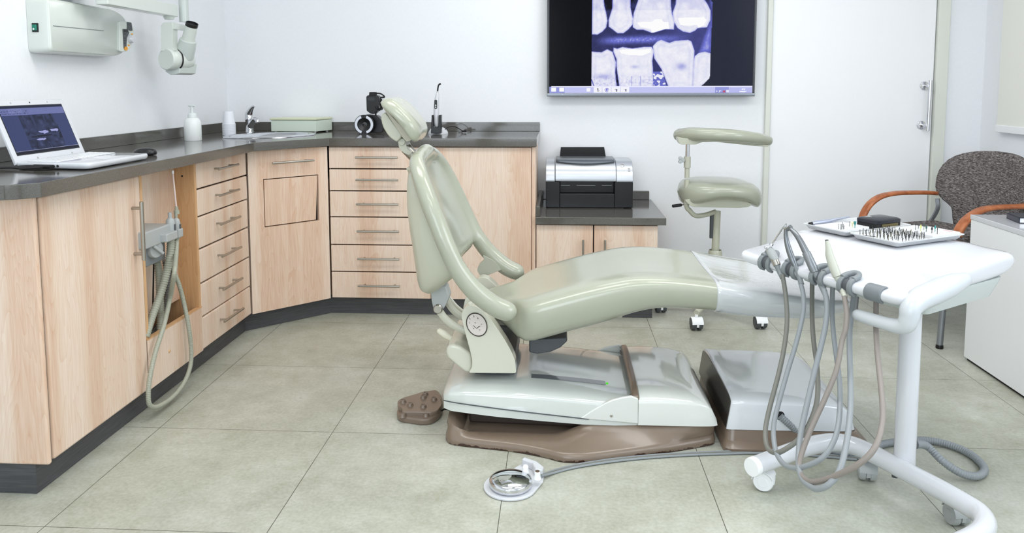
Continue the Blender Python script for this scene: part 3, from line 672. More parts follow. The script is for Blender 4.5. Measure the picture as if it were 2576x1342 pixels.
def pal(v, lo, mid, hi):
    v = v[..., None]; lo, mid, hi = s2l(lo), s2l(mid), s2l(hi); return np.where(v < .5, lo+(mid-lo)*v*2, mid+(hi-mid)*(v-.5)*2)

# television
TY = YB-.07; a0, a1 = WY(1376, 241, TY), WY(1898, 244, TY); tz0 = .5*(a0.z+a1.z)
TW = a1.x-a0.x; TH = TW*.585
tv = thing('television', ((a0.x+a1.x)/2, TY+.03, tz0), 'large wall-mounted flat television showing a dental radiograph', 'television')
bm = BM(); box(bm, (a0.x+.004, TY+.008, tz0+.006), (a1.x-.004, TY+.045, tz0+TH)); part('housing', bm, mblack, tv, bevel=.003)
bm = BM(); box(bm, (a0.x+.2, TY+.045, tz0+.15), (a1.x-.2, YB-.001, tz0+TH-.12)); part('wall_mount', bm, mblackm, tv)
bm = BM(); fr = .013
box(bm, (a0.x, TY-.002, tz0+.018), (a0.x+fr, TY+.012, tz0+TH)); box(bm, (a1.x-fr, TY-.002, tz0+.018), (a1.x, TY+.012, tz0+TH)); box(bm, (a0.x, TY-.002, tz0+TH), (a1.x, TY+.012, tz0+TH+fr))
part('bezel', bm, mtvf, tv, bevel=.002)
bm = BM(); box(bm, (a0.x-.001, TY-.004, tz0), (a1.x+.001, TY+.02, tz0+.018)); part('bottom_bezel', bm, mat('bezel_silver', rgb(128, 132, 138), .25, .8), tv, label='silver-grey lower bezel', bevel=.003)
bm = BM(); lathe(bm, [(0, 0), (.0018, 0), (0, .0008)], V(a0.x+.085, TY-.004, tz0+.010), (0, -1, 0), 10); part('status_light', bm, mwhite, tv)
def tvfn(u, v):
    X = 65+u*2425; Y = 1105-v*(2425*(TH-.018)/(TW-2*fr)); inR, d_, met = bitewing(X, Y)
    d_ = np.maximum(d_, met*1.0); c_ = pal(d_, (14, 14, 26), (112, 118, 214), (255, 255, 255)); 
    bgl = s2l((3, 3, 8)); bgr = s2l((40, 43, 58)); bg = np.where((X < 575)[..., None], bgl, bgr); c_ = np.where(inR[..., None], c_, bg)
    bar = Y > 1028; edge = np.abs(Y-1030) < 6
    lb = s2l((196, 200, 244)); c2 = np.ones(c_.shape)*lb
    dk = ((X < 250) | ((X > 2050) & (X < 2215)))[..., None]; c2 = np.where(dk, s2l((150, 156, 222)), c2)
    for x0, x1 in ((602, 700), (708, 810), (818, 920), (928, 1028)): c2 = np.where(((X > x0) & (X < x1) & (Y > 1036) & (Y < 1100))[..., None], s2l((246, 246, 255)), c2)
    for x0, x1, y0, y1, cc in ((88, 145, 1042, 1088, (255, 255, 255)), (186, 242, 1042, 1088, (255, 255, 255)), (515, 562, 1046, 1086, (250, 250, 255)), (2145, 2175, 1075, 1100, (190, 90, 120)), (2185, 2212, 1072, 1100, (235, 235, 250)), (2218, 2480, 1044, 1108, (186, 190, 240))):
        c2 = np.where(((X > x0) & (X < x1) & (Y > y0) & (Y < y1))[..., None], s2l(cc), c2)
    qr = ((X > 632) & (X < 672) & (Y > 1046) & (Y < 1088)) & ((np.hypot(X-652, Y-1056) < 9) | ((np.abs(X-652) < 18) & (Y > 1070) & ((X//7).astype(int) % 2 == 0))); c2 = np.where(qr[..., None], s2l((30, 34, 40)), c2)
    r_ = np.hypot(X-760, Y-1068); c2 = np.where((((r_ > 19) & (r_ < 24)) | (r_ < 11))[..., None], s2l((70, 76, 200)), c2)
    for xc in (875, 985): c2 = np.where((sdist([(xc-22, 1058), (xc-4, 1062), (xc+6, 1048), (xc+10, 1088), (xc-6, 1090), (xc-2, 1072)], X, Y) > 0)[..., None], s2l((70, 72, 96)), c2)
    c2 = np.where((sdist([(2098, 1072), (2128, 1078), (2106, 1088), (2106, 1102), (2098, 1102)], X, Y) > 0)[..., None], s2l((245, 245, 255)), c2)
    c2 = np.where((np.abs(X-2072)+np.abs(Y-1084) < 8)[..., None], s2l((245, 245, 255)), c2)
    c_ = np.where(bar[..., None], c2, c_); c_ = np.where((edge & (X > 90))[..., None], s2l((235, 236, 255)), c_)
    return c_
scr = screen_mesh('screen', (a0.x+fr, TY-.0005, tz0+.018), (1, 0, 0), (0, 0, 1), TW-2*fr, TH-.018, 420, 236, tvfn, tv, 1.0)
Mt = frameM(WY(1870, 224.5, TY-.001), (1, 0, 0), (0, 0, 1)); text('10:35', .009, Mt, mat('clock_white', rgb(250, 250, 255), .3, emit=rgb(250, 250, 255), estr=1.), scr, ext=.0001)
Mt = frameM(WY(1869, 230.5, TY-.001), (1, 0, 0), (0, 0, 1)); text('01/06/2017', .008, Mt, MATS['clock_white'], scr, ext=.0001)

# ---- laptop
LH1, LH2, LF1, LF2 = V(-1.700, 2.315, TZ1), V(-1.745, 2.80, TZ1), V(-1.462, 2.318, TZ1), V(-1.468, 2.74, TZ1)
LH1 = WZ(42, 424, TZ1+.002); LH2 = WZ(216, 391, TZ1+.01); LF2 = WZ(379, 397, TZ1+.006); LF1 = LH1+(LF2-LH2)*.98
lp = thing('laptop', ((LH1+LF2)/2).xy.to_3d()+V(0, 0, TZ1), 'open white laptop with a dark blue radiograph on screen, on the left worktop', 'laptop')
def lift(p, z): return V(p.x, p.y, z)
LH1, LH2, LF1, LF2 = (lift(p, TZ1) for p in (LH1, LH2, LF1, LF2))
bm = BM(); q4 = [LH1, LF1, LF2, LH2]
rp = rpoly([(p.x, p.y) for p in q4], [.005, .03, .03, .005], 5); cen = V(sum(p.x for p in rp)/len(rp), sum(p.y for p in rp)/len(rp), 0)
def rl(s, z): return [V(cen.x+(p.x-cen.x)*s, cen.y+(p.y-cen.y)*s, z) for p in rp]
loft(bm, [rl(.95, TZ1+.003), rl(.985, TZ1+.006), rl(1, TZ1+.013), rl(.995, TZ1+.020), rl(.98, TZ1+.022)]); part('keyboard_half', bm, mgloss, lp, ang=50)
eu = (LH2-LH1); ev = (LF1-LH1)
bm = BM(); P0 = LH1+eu*.05+ev*.1+V(0, 0, .0222); a_, b_, c_, d_ = P0, P0+eu*.9, P0+eu*.9+ev*.42, P0+ev*.42
prism(bm, [a_, b_, c_, d_], (0, 0, .0006)); kb = part('keyboard_tray', bm, mat('key_tray', rgb(222, 226, 232), .4), lp, smooth=False)
bm = BM()
for r in range(5):
    for k_ in range(14):
        o_ = a_+eu*.9*((k_+.08)/14)+ev*.42*((r+.1)/5); e1 = eu*.9/14*.84; e2 = ev*.42/5*.8; prism(bm, [o_, o_+e1, o_+e1+e2, o_+e2], (0, 0, .0022))
o = part('keys', bm, mwhite, kb, smooth=False); o['kind'] = 'stuff'
bm = BM(); P1 = LH1+eu*.38+ev*.62+V(0, 0, .0222); prism(bm, [P1, P1+eu*.26, P1+eu*.26+ev*.25, P1+ev*.25], (0, 0, .0004)); part('touchpad', bm, mat('pad', rgb(226, 229, 234), .3), lp, smooth=False)
T1 = WY(161, 249, LH2.y+.0); T1 = WX(161, 249, LH2.x-.075)
su = eu.normalized(); sw = eu.length; S1 = LH2+V(0, 0, .014); vv = (T1-S1); vv = vv-su*vv.dot(su); sh = vv.length; sv = vv.normalized(); sn = su.cross(sv); sn = sn if sn.x > 0 else -sn
S0 = LH1+V(0, 0, .014)
def SP(u, v, w_=0): return S0+su*sw*u+sv*sh*v+sn*w_
rp2 = rpoly([(0, 0), (1, 0), (1, 1), (0, 1)], [.0, .0, .06, .06], 5)
bm = BM(); prism(bm, [SP(p.x, p.y, 0) for p in rp2], -sn*.008); ld = part('lid', bm, mgloss, lp, bevel=.002)
hz = .036/ (sh*1.0); bx = .052
bm = BM(); prism(bm, [SP(bx, .125, .0003), SP(1-bx, .125, .0003), SP(1-bx, .915, .0003), SP(bx, .915, .0003)], sn*.0003); part('screen_rim', bm, mblack, ld, smooth=False)
def lpfn(u, v):
    X = 0+u*1000; Y = 1000-v*1000; c_ = np.ones(u.shape+(3,))*s2l((66, 76, 118))
    c_ = np.where((Y < 190)[..., None], s2l((116, 124, 178)), c_); c_ = np.where((Y < 45)[..., None], s2l((44, 48, 72)), c_)
    ic = ((Y > 95) & (Y < 120) | (Y > 145) & (Y < 168)) & (X < 420) & (((X//11).astype(int) % 2) == 0); c_ = np.where((ic & (vnoise(X, Y, 6) > .5))[..., None], s2l((40, 44, 66)), c_)
    bx_ = (X > 130) & (X < 320) & (Y > 50) & (Y < 138); c_ = np.where(bx_[..., None], s2l((128, 136, 190)), c_)
    inn = (X > 140) & (X < 310) & (Y > 60) & (Y < 128) & (vnoise(X, Y, 7) > .75); c_ = np.where(inn[..., None], s2l((50, 54, 80)), c_)
    XX = 575+(X-240)/(800-240)*1430; YY = -480+(Y-200)/(940-200)*1510; inR, d_, met = bitewing(XX, YY)
    gaps = (d_ < .3); shade = pal(np.where(gaps, .48, np.clip(.05+(d_-.6)*1.1+.55*(vnoise(XX, YY, 170)-.45), 0, 1)), (34, 37, 50), (60, 68, 102), (116, 124, 170))
    shade = np.where((met > .5)[..., None], s2l((168, 172, 226)), shade)
    c_ = np.where((inR & (Y > 200) & (Y < 940))[..., None], shade, c_)
    c_ = np.where((Y > 945)[..., None], s2l((40, 42, 56)), c_); c_ = np.where(((Y > 940) & (Y < 948))[..., None], s2l((170, 176, 214)), c_)
    return c_*.95
a_ = SP(bx+.008, .14, .0009); b_ = SP(1-bx-.008, .14, .0009); d_ = SP(bx+.008, .902, .0009)
screen_mesh('screen', a_, (b_-a_).normalized(), (d_-a_).normalized(), (b_-a_).length, (d_-a_).length, 200, 130, lpfn, ld, .95)
bm = BM(); lathe(bm, [(0, 0), (.003, 0), (0, .0008)], SP(.5, .957, .0005), sn, 12); part('webcam', bm, mblack, ld)
bm = BM()
for u in (.25, .75): lathe(bm, [(0, 0), (.003, 0), (0, .001)], SP(u, .957, .0005), sn, 10)
for u in (.3, .8): lathe(bm, [(0, 0), (.0035, 0), (0, .0012)], SP(u, .06, .0005), sn, 10)
part('rubber_stop', bm, mmid, ld)
side = (LF1-LH1).normalized(); on = V(side.y, -side.x, 0)
jk = LH1+side*(LF1-LH1).length*.58+V(0, 0, .012); bm = BM(); lathe(bm, [(.004, 0), (.004, .001), (.0025, .001), (0, -.001)], jk, on, 14); part('audio_socket', bm, mblack, lp)
# cable bundle in front of it
bm = BM()
for k_ in range(4):
    o_ = LH1+on*(.012+.008*k_)
    tube(bm, [o_+side*.12+V(0, 0, .010), o_+side*.06+V(0, 0, .012-.002*k_), o_+side*0+V(0, 0, .008), o_-side*.08-V(0, .03+.012*k_, -.005), V(XL+.03+.02*k_, LH1.y-.16, TZ1+.005)], .0032, seg=8)
for k_ in range(2): cyl(bm, LH1+on*(.006+.01*k_)+side*(.07+.02*k_)+V(0, 0, .011), LH1+on*(.006+.01*k_)+side*(.14)+V(0, 0, .011), .0055, 10)
part('cable_bundle', bm, mblackm, None, label='bundle of black cables lying beside the laptop on the left worktop', cat='cable')

# mouse
mo = WZ(370, 391, TZ1); ms = thing('computer_mouse', mo, 'black computer mouse on the worktop behind the laptop', 'mouse')
pxm = mo.y/F_PX
bm = BM(); rings = []
for s_, z in ((.6, 0), (.95, .002), (1, .008), (.93, .016), (.75, .023), (.45, .0265), (.12, .028)):
    rings.append([mo+V(-.01, .0, 0)+V(math.cos(a)*.045*s_+(.006*z/.028), math.sin(a)*.03*s_, z) for a in [2*PI*k_/24 for k_ in range(24)]])
loft(bm, rings); part('shell', bm, mblack, ms, ang=60)
bm = BM(); cyl(bm, mo+V(-.035, -.004, .017), mo+V(-.035, .004, .017), .006, 12); part('scroll_wheel', bm, mdgrey, ms)

# ---- printer
PY = 4.06; LT = .520; o0 = WY(1480, 537, PY); dz = LT-o0.z
def Pq(x, y, Y=PY): p = WY(x, y, PY); return V(p.x, Y, p.z+dz)
pr = thing('printer', (o0.x, PY+.13, LT), 'silver and black desktop inkjet printer on the low worktop', 'printer')
pB = YB-.06
x0, x1 = Pq(1373, 500).x, Pq(1592, 500).x; zt = Pq(1400, 470).z; zb = LT+.004
bm = BM(); s0, s1 = Pq(1408, 500).x, Pq(1546, 500).x; sz0, sz1 = Pq(1400, 500).z, Pq(1400, 466).z
box(bm, (x0, PY, zb), (s0, pB, zt)); box(bm, (s1, PY, zb), (x1, pB, zt)); box(bm, (s0, PY, zb), (s1, pB, sz0)); box(bm, (s0, PY+.05, sz0), (s1, pB, zt))
part('body', bm, mblack, pr, bevel=.003)
zr = Pq(1400, 419).z; prof = [(PY-.004, zt), (PY-.006, zt+.012), (PY+.004, zt+(zr-zt)*.45), (PY+.03, zt+(zr-zt)*.8), (PY+.07, zr-.002), (PY+.11, zr), (pB-.03, zr), (pB, zr-.02), (pB, zt)]
bm = BM(); prism(bm, [V(x0-.001, a, b) for a, b in prof], (Pq(1398, 1).x-x0, 0, 0)); part('side_cover', bm, msilver, pr, bevel=.003, ang=40)
bm = BM(); prism(bm, [V(Pq(1555, 1).x, a, b) for a, b in prof], (x1-Pq(1555, 1).x, 0, 0)); part('side_cover', bm, msilver, pr, bevel=.003, ang=40)
bm = BM(); prism(bm, [V(Pq(1399, 1).x, a-.001*(i < 5), b+(.004 if b == zt else 0)) for i, (a, b) in enumerate(prof)], (Pq(1554, 1).x-Pq(1399, 1).x, 0, 0)); part('front_cover', bm, msilver, pr, ang=40)
bm = BM(); n_ = 16; xa, xb = Pq(1400, 1).x, Pq(1552, 1).x; rows = []
for yy, zz in ((PY+.045, zr-.006), (PY+.07, zr+.0005), (PY+.11, zr+.003), (pB-.05, zr+.004)):
    rows.append([V(xa+(xb-xa)*i/n_, yy-(.022*(1-((i/n_)*2-1)**2) if yy == PY+.045 else 0), zz-(.009*(1-((i/n_)*2-1)**2) if yy == PY+.045 else 0)) for i in range(n_+1)])
grid(bm, rows); o = part('feed_cover', bm, mat('feed_dark_silver', rgb(98, 104, 112), .3, .4), pr); sd = o.modifiers.new('s', 'SOLIDIFY'); sd.thickness = .004; sd.offset = 1
bm = BM(); prism(bm, [Pq(1408, 419, pB-.05), Pq(1531, 419, pB-.05), Pq(1528, 394, pB+.02), Pq(1411, 394, pB+.02)], (0, .006, 0)); part('paper_support', bm, mblack, pr, bevel=.003)
for (x, y, r) in ((1566, 432, .011), (1568, 442.5, .0075)):
    q_ = Pq(x, y); t_ = (q_.z-zt)/(zr-zt); yy = PY+.004+(.026*max(0, (t_-.45)/.35)) if t_ < .8 else PY+.045
    bm = BM(); lathe(bm, [(0, 0), (r, 0), (r*1.0, .003), (r*.8, .0035), (r*.78, .002), (0, .003)], V(q_.x, yy+.004, q_.z), (0, -.75, .65), 24); part('button', bm, msteel, pr)
bm = BM()
for y in (438, 441, 444): q_ = Pq(1581, y); t_ = (q_.z-zt)/(zr-zt); yy = PY+.004+.026*max(0, (t_-.45)/.35); box(bm, (q_.x-.002, yy-.002, q_.z-.001), (q_.x+.010, yy+.002, q_.z+.0004))
part('indicator_marks', bm, mdgrey, pr, smooth=False)
bm = BM()
for y, ss in ((469.5, ((1409, 1432), (1441, 1468), (1483, 1510), (1520, 1545))), (481, ((1411, 1434), (1451, 1498), (1515, 1540)))):
    for u0, u1 in ss: q0, q1 = Pq(u0, y), Pq(u1, y); box(bm, (q0.x, PY+.03, q0.z-.001), (q1.x, PY+.04, q0.z+.001))
part('roller_bars', bm, mmid, pr, smooth=False)
bm = BM(); box(bm, (Pq(1380, 1).x, PY+.01, LT), (Pq(1575, 1).x, pB-.02, zb)); part('base_feet', bm, mblackm, pr)

# ================= wall x-ray unit =================
XB = -1.828
xb = thing('xray_control_box', (XL, 2.9, 1.28), 'long pale enamel x-ray control box with rounded end, on the left wall', 'x-ray control box')
yA, yB_ = WX(128, 137, XB).y, WX(300, 133, XB).y+.03; z0_, z1_ = WX(130, 136, XB).z, WX(125, 2, XB).z
yB_ = WX(325, 90, XB).y; z0_ = .5*(z0_+WX(300, 139, XB).z); z1_ = .35*z1_+.65*WX(300, 21, XB).z
hh = (z1_-z0_)/2; poly = rpoly([(yA, z0_), (yB_, z0_), (yB_, z1_), (yA, z1_)], [.02, hh*1.5, hh*1.5, .02], 10)
def fl(s, x, dz_=0): return [V(x, (yA+yB_)/2+(p.x-(yA+yB_)/2)*(1-(1-s)*.35), (z0_+z1_)/2+(p.y-(z0_+z1_)/2)*s) for p in poly]
bm = BM(); loft(bm, [fl(1.02, XL+.001), fl(1.02, XL+.03), fl(1, XB-.03), fl(.985, XB-.008), fl(.93, XB)]); part('housing', bm, mxray, xb, ang=60)
g0_, g1_ = WX(133, 65, XB), WX(260, 75, XB); bm = BM(); cyl(bm, V(XB+.0005, g0_.y, g0_.z), V(XB+.0005, g1_.y, .5*(g0_.z+g1_.z)), .0014, 6); part('groove_line', bm, mgrey, xb)
# switch on the end face
def EY(x, y): return WY(x, y, yA+.002)
bm = BM(); c0_, c1_ = EY(82, 58), EY(99, 81); box(bm, (c0_.x, yA-.004, c1_.z), (c1_.x, yA+.004, c0_.z)); sw_ = part('power_switch', bm, mblack, xb, bevel=.001)
bm = BM(); c0_, c1_ = EY(84, 62), EY(96, 77); box(bm, (c0_.x, yA-.008, c1_.z), (c1_.x, yA+.0, c0_.z)); part('rocker', bm, mgreen, sw_, label='green lit rocker', bevel=.002)
bm = BM(); cc = EY(89, 73.5); lathe(bm, [(.0022, 0), (.0032, 0), (.0032, .0006), (.0022, .0006)], V(cc.x, yA-.008, cc.z), (0, -1, 0), 16); part('off_mark', bm, mwhite, sw_)
bm = BM(); c0_, c1_ = EY(72, 56), EY(80, 84); box(bm, (c0_.x, yA-.0015, c1_.z), (c1_.x, yA+.001, c0_.z)); part('rating_label', bm, mmid, xb, smooth=False)
# control panel
def PX(x, y, X=XB+.012): return WX(x, y, X)
pp = rpoly([(301, 53), (331, 55), (338, 78), (331, 118), (318, 131), (301, 130)], 5, 4)
bm = BM(); prism(bm, [PX(x, y) for x, y in pp], (-.03, 0, 0)); cp = part('control_panel', bm, mxray, xb, bevel=.003)
def pan(name, pts, m, h=.001): bm = BM(); prism(bm, [PX(x, y, XB+.0125) for x, y in pts], (h, 0, 0)); return part(name, bm, m, cp, smooth=False)
pan('scale_panel', [(319, 56), (330, 57), (333, 77), (328, 78), (323, 76), (319, 73)], mdgrey)
pan('key_strip', [(308, 73), (320, 73), (325, 82), (319, 95), (318, 108), (318, 120), (311, 122)], mdgrey)
pan('display', [(311, 74), (321, 75), (321, 81), (311, 81)], mblack, .002)
pan('start_button', [(V(316, 122, 0).x+4*math.cos(a), 122+5*math.sin(a)) for a in [k_*PI/6 for k_ in range(12)]], mamber, .003)
for q_ in ((324, 114), (332, 86)): pan('dial_mark', [(q_[0]-2, q_[1]-2), (q_[0]+2, q_[1]-1), (q_[0]+2, q_[1]+2), (q_[0]-2, q_[1]+2)], mamber)
for y in (86, 96, 102, 109): pan('key', [(312, y-1), (315, y-1), (315, y+1), (312, y+1)], mblack, .002)
q_ = PX(327, 98, XB+.012); bm = BM(); lathe(bm, [(0, 0), (.019, 0), (.018, .008), (.015, .016), (0, .018)], q_, (1, 0, 0), 28); part('dial_knob', bm, mgloss, cp, ang=50)

# x-ray arm
XA = -1.71
xa = thing('xray_machine', (XA, 3.1, 1.40), 'pale enamel swing arm carrying the x-ray tube head over the left counter', 'x-ray machine')
e1 = WX(449, 43, XA); yE = e1.y; zlo = e1.z; zhi = WX(449, 13, XA).z
bm = BM(); box(bm, (XA-.05, yE-.55, zlo), (XA, yE, zhi)); part('horizontal_arm', bm, mxray, xa, bevel=.004)
bm = BM(); box(bm, (XL, yE-.6, zlo+.03), (XA-.05, yE-.45, zhi+.09)); part('wall_bracket', bm, mxray, xa, bevel=.004)
vx = WY(458, 20, yE+.02); bm = BM(); cyl(bm, V(vx.x, yE+.035, WY(458, 55, yE+.02).z), V(vx.x, yE+.035, zhi+.3), .021, 28); part('vertical_arm', bm, mxray2, xa)
dc = WY(425, 44, yE-.03); bm = BM(); lathe(bm, [(0, -.012), (.018, -.01), (.024, 0), (.024, .012), (0, .012)], V(dc.x, yE-.03, zlo-.004), seg=28); part('pivot_cap', bm, mxray, xa)
yD = yE-.09; px = yD/F_PX; hc = WY(418, 149, yD)
bm = BM(); yo = [(405, 64), (411, 57), (431, 55), (434, 60), (434, 121), (441, 128), (404, 128), (405, 120)]
prism(bm, [WY(x, y, yD) for x, y in rpoly(yo, 3, 3)], (0, .045, 0)); tz_ = WY(430, 56, yD).z
box(bm, (WY(432, 60, yD).x, yD+.005, tz_-.03), (WY(466, 60, yD+.1).x, yD+.13, tz_-.004)); part('yoke', bm, mxray, xa, bevel=.006, segs=3)
hd = part('tube_head', lathe(BM(), [(0, -.002), (.9*28*px, -.002), (28*px, .003), (28*px, .045), (27.5*px, .047), (27.5*px, .05), (28.5*px, .052), (28.5*px, .10), (26*px, .125), (18*px, .142), (0, .148)], hc, (.32, 1, 0), 48), mxray, xa, ang=45)
ax_ = V(.32, 1, 0).normalized(); bm = BM(); lathe(bm, [(27*px, .0455), (29.6*px, .0455), (29.6*px, .0515), (27*px, .0515)], hc, ax_, 48); part('seal_ring', bm, mblack, hd)
hm = hc+ax_*.085
bm = BM(); kx = V(1, 0, 0); pr_ = [(-.038, -.016), (.038, -.016), (.03, -.062), (.012, -.068), (-.014, -.068), (-.034, -.055)]
prism(bm, [hm-ax_*.05+kx*a+V(0, 0, b) for a, b in pr_], ax_*.1); part('lower_housing', bm, mxray2, hd, bevel=.004)
cdv = (WY(489, 60, yD+.0)-WY(468, 118, yD)).normalized(); cdv = (cdv+V(0, -.25, 0)).normalized(); s_ = cdv.cross(V(0, 1, 0)).normalized(); t_ = cdv.cross(s_)
b0 = WY(469, 120, yD+.07)
def cring(h, r, rx=1): return [b0+cdv*h+s_*r*rx*math.cos(2*PI*k_/32)+t_*r*math.sin(2*PI*k_/32) for k_ in range(32)]
bm = BM(); loft(bm, [cring(-.045, .040), cring(.0, .040), cring(.036, .036), cring(.040, .031)]); part('collimator_base', bm, mxray2, hd, ang=40)
L_ = (WY(490, 58, yD+.06)-b0).length
bm = BM(); loft(bm, [cring(.03, .029), cring(L_-.014, .0265), cring(L_-.014, .0)]); cn = part('cone', bm, mxray, hd, ang=40)
bm = BM(); loft(bm, [cring(L_-.0145, .0268), cring(L_, .0268), cring(L_+.001, .024), cring(L_-.006, .023), cring(L_-.006, .0005)]); part('cone_tip', bm, mblack, cn, ang=40)

# ================= suction unit in the niche =================
SX = XF-.081
su_ = thing('suction_unit', (SX, 2.8, .5), 'grey suction hose holder with turn knob, mounted in the open niche', 'suction holder')
def Sx(x, y, X=SX+.06): return WX(x, y, X)
def sblk(name, p0, p1, xa_, xb_, m, par=su_, bev=.006):
    a, b = WX(*p0, xb_), WX(*p1, xb_); bm = BM(); box(bm, (xa_, a.y, min(a.z, b.z)), (xb_, b.y, max(a.z, b.z))); return part(name, bm, m, par, bevel=bev, segs=3)
hb = sblk('holder_body', (366, 600), (418, 652), SX, SX+.075, mgrey)
sblk('top_plate', (364, 586), (433, 603), SX, SX+.105, mmid)
sblk('front_bracket', (420, 590), (448, 600), SX+.06, SX+.13, mmid, bev=.004)
sblk('hook', (450, 578), (462, 595), SX+.06, SX+.12, mmid, bev=.004)
kc = Sx(382, 627, SX+.075); bm = BM(); lathe(bm, [(0, 0), (.031, 0), (.031, .018), (.028, .024), (0, .024)], kc, (1, -.35, 0), 36); kn = part('knob', bm, mmid, su_, ang=40)
ka = V(1, -.35, 0).normalized(); kb_ = ka.cross(V(0, 0, 1)).normalized(); g_ = (kb_*.75+V(0, 0, .65)).normalized(); bm = BM(); h_ = ka.cross(g_)
prism(bm, [kc+ka*.024+g_*a+h_*b for a, b in ((-.027, -.005), (.027, -.005), (.027, .005), (-.027, .005))], ka*.012); part('grip_bar', bm, mmid, kn, bevel=.002)
SH = SX+.100
def handset(x, y0, y1, r, m2, lab, green=False):
    p0, p1 = WX(x, y1, SH), WX(x, y0, SH); n_ = thing('suction_handpiece', p0, lab, 'suction handpiece'); bm = BM(); H_ = p1.z-p0.z
    lathe(bm, [(0, 0), (r*.8, 0), (r, .01), (r, H_*.7), (r*.85, H_*.9), (r*.4, H_), (0, H_)], p0, seg=24); bd = part('grip', bm, mmid, n_, ang=50)
    bm = BM(); lathe(bm, [(0, 0), (r*.42, 0), (r*.42, .022), (0, .022)], V(p0.x, p0.y, p1.z-.003), seg=16); part('nozzle', bm, m2, n_)
    bm = BM(); box(bm, (p0.x+r-.002, p0.y-.004, p0.z+H_*.35), (p0.x+r+.003, p0.y+.004, p0.z+H_*.7)); part('slide_valve', bm, mdgrey, bd, bevel=.001)
    return p0, p1, n_
h1a, h1b, hn1 = handset(430, 547, 602, .0165, mmid, 'wider grey suction handpiece parked in the niche holder')
h2a, h2b, hn2 = handset(445, 548, 600, .0140, mhoseg, 'slimmer grey suction handpiece with a clear straw standing in the niche holder')
bm = BM(); lathe(bm, [(0, 0), (.010, 0), (.010, .014), (.006, .016), (.006, .028), (0, .028)], V(h2b.x, h2b.y, h2b.z+.014), seg=16); part('tip_holder', bm, mhoseg, hn2)
bm = BM(); zt_ = WX(441, 437, SH).z; cyl(bm, V(h2b.x, h2b.y, h2b.z+.035), V(h2b.x-.006, h2b.y-.004, zt_), .0028, 10); st_ = part('straw', bm, mat('straw', rgb(240, 222, 218), .3, alpha=.8), hn2)
bm = BM(); lathe(bm, [(0, 0), (.004, 0), (.004, .012), (0, .014)], V(h2b.x-.006, h2b.y-.004, zt_), seg=12); part('straw_tip', bm, mwhite, st_)
XH = XF-.075
def nh(pts, r, m, lab, pitch, amp, xs):
    bm = BM(); corr(bm, [WX(x, y, X) for (x, y), X in zip(pts, xs)], r, pitch, amp, 14); part('suction_hose', bm, m, None, label=lab, cat='hose', ang=80)
nh([(430, 602), (428, 640), (418, 690), (404, 740), (385, 790), (372, 830), (366, 850)], .0145, mhoseg, 'thick ribbed beige-grey hose curving down to the near corner of the niche', .0085, .12, [SH, SH, SH-.01, SH-.02, SH-.03, SH-.03, SH-.03])
nh([(395, 652), (400, 690), (402, 740), (404, 790), (402, 835)], .0135, mhoseg, 'thick ribbed beige-grey hose dropping straight into the niche', .0085, .12, [SX+.045, SX+.055, SX+.06, SX+.06, SX+.06])
nh([(418, 655), (424, 700), (420, 760), (412, 800), (395, 830), (375, 850)], .015, mhosed, 'dark grey ribbed hose behind the beige ones inside the niche', .0095, .14, [SX+.03]*3+[SX+.035]*3)
lx = XF+.03
nh([(445, 600), (443, 640), (438, 690), (428, 750), (412, 820), (390, 890), (377, 950), (373, 995), (377, 1020), (395, 1024), (430, 1003), (460, 968), (478, 925), (481, 880), (474, 820), (462, 760), (450, 715), (440, 690), (433, 665), (432, 650)],
   .0085, mhoseg, 'slim ribbed grey hose looping out of the niche down to the floor', .006, .09, [SH, SH+.02, SH+.06, XF+.01, lx, lx, lx, lx, lx, lx, lx, lx, lx, lx, lx-.005, XF+.004, XF-.010, XF-.025, XF-.045, XF-.055])
bm = BM(); tube(bm, [WX(387, 652, SX+.03), WX(386, 700, SX+.03), WX(385, 760, SX+.03), WX(385, 790, SX+.03)], .003, seg=8); part('black_cord', bm, mblackm, su_)

# ================= dental chair =================
YM = 2.69; HWD = .27
def mir(p): return V(p.x, 2*YM-p.y, p.z)
dc_ = thing('dental_chair', (.1, YM, 0), 'reclined sage green dental treatment chair on its taupe and pale grey lift base', 'dental chair')
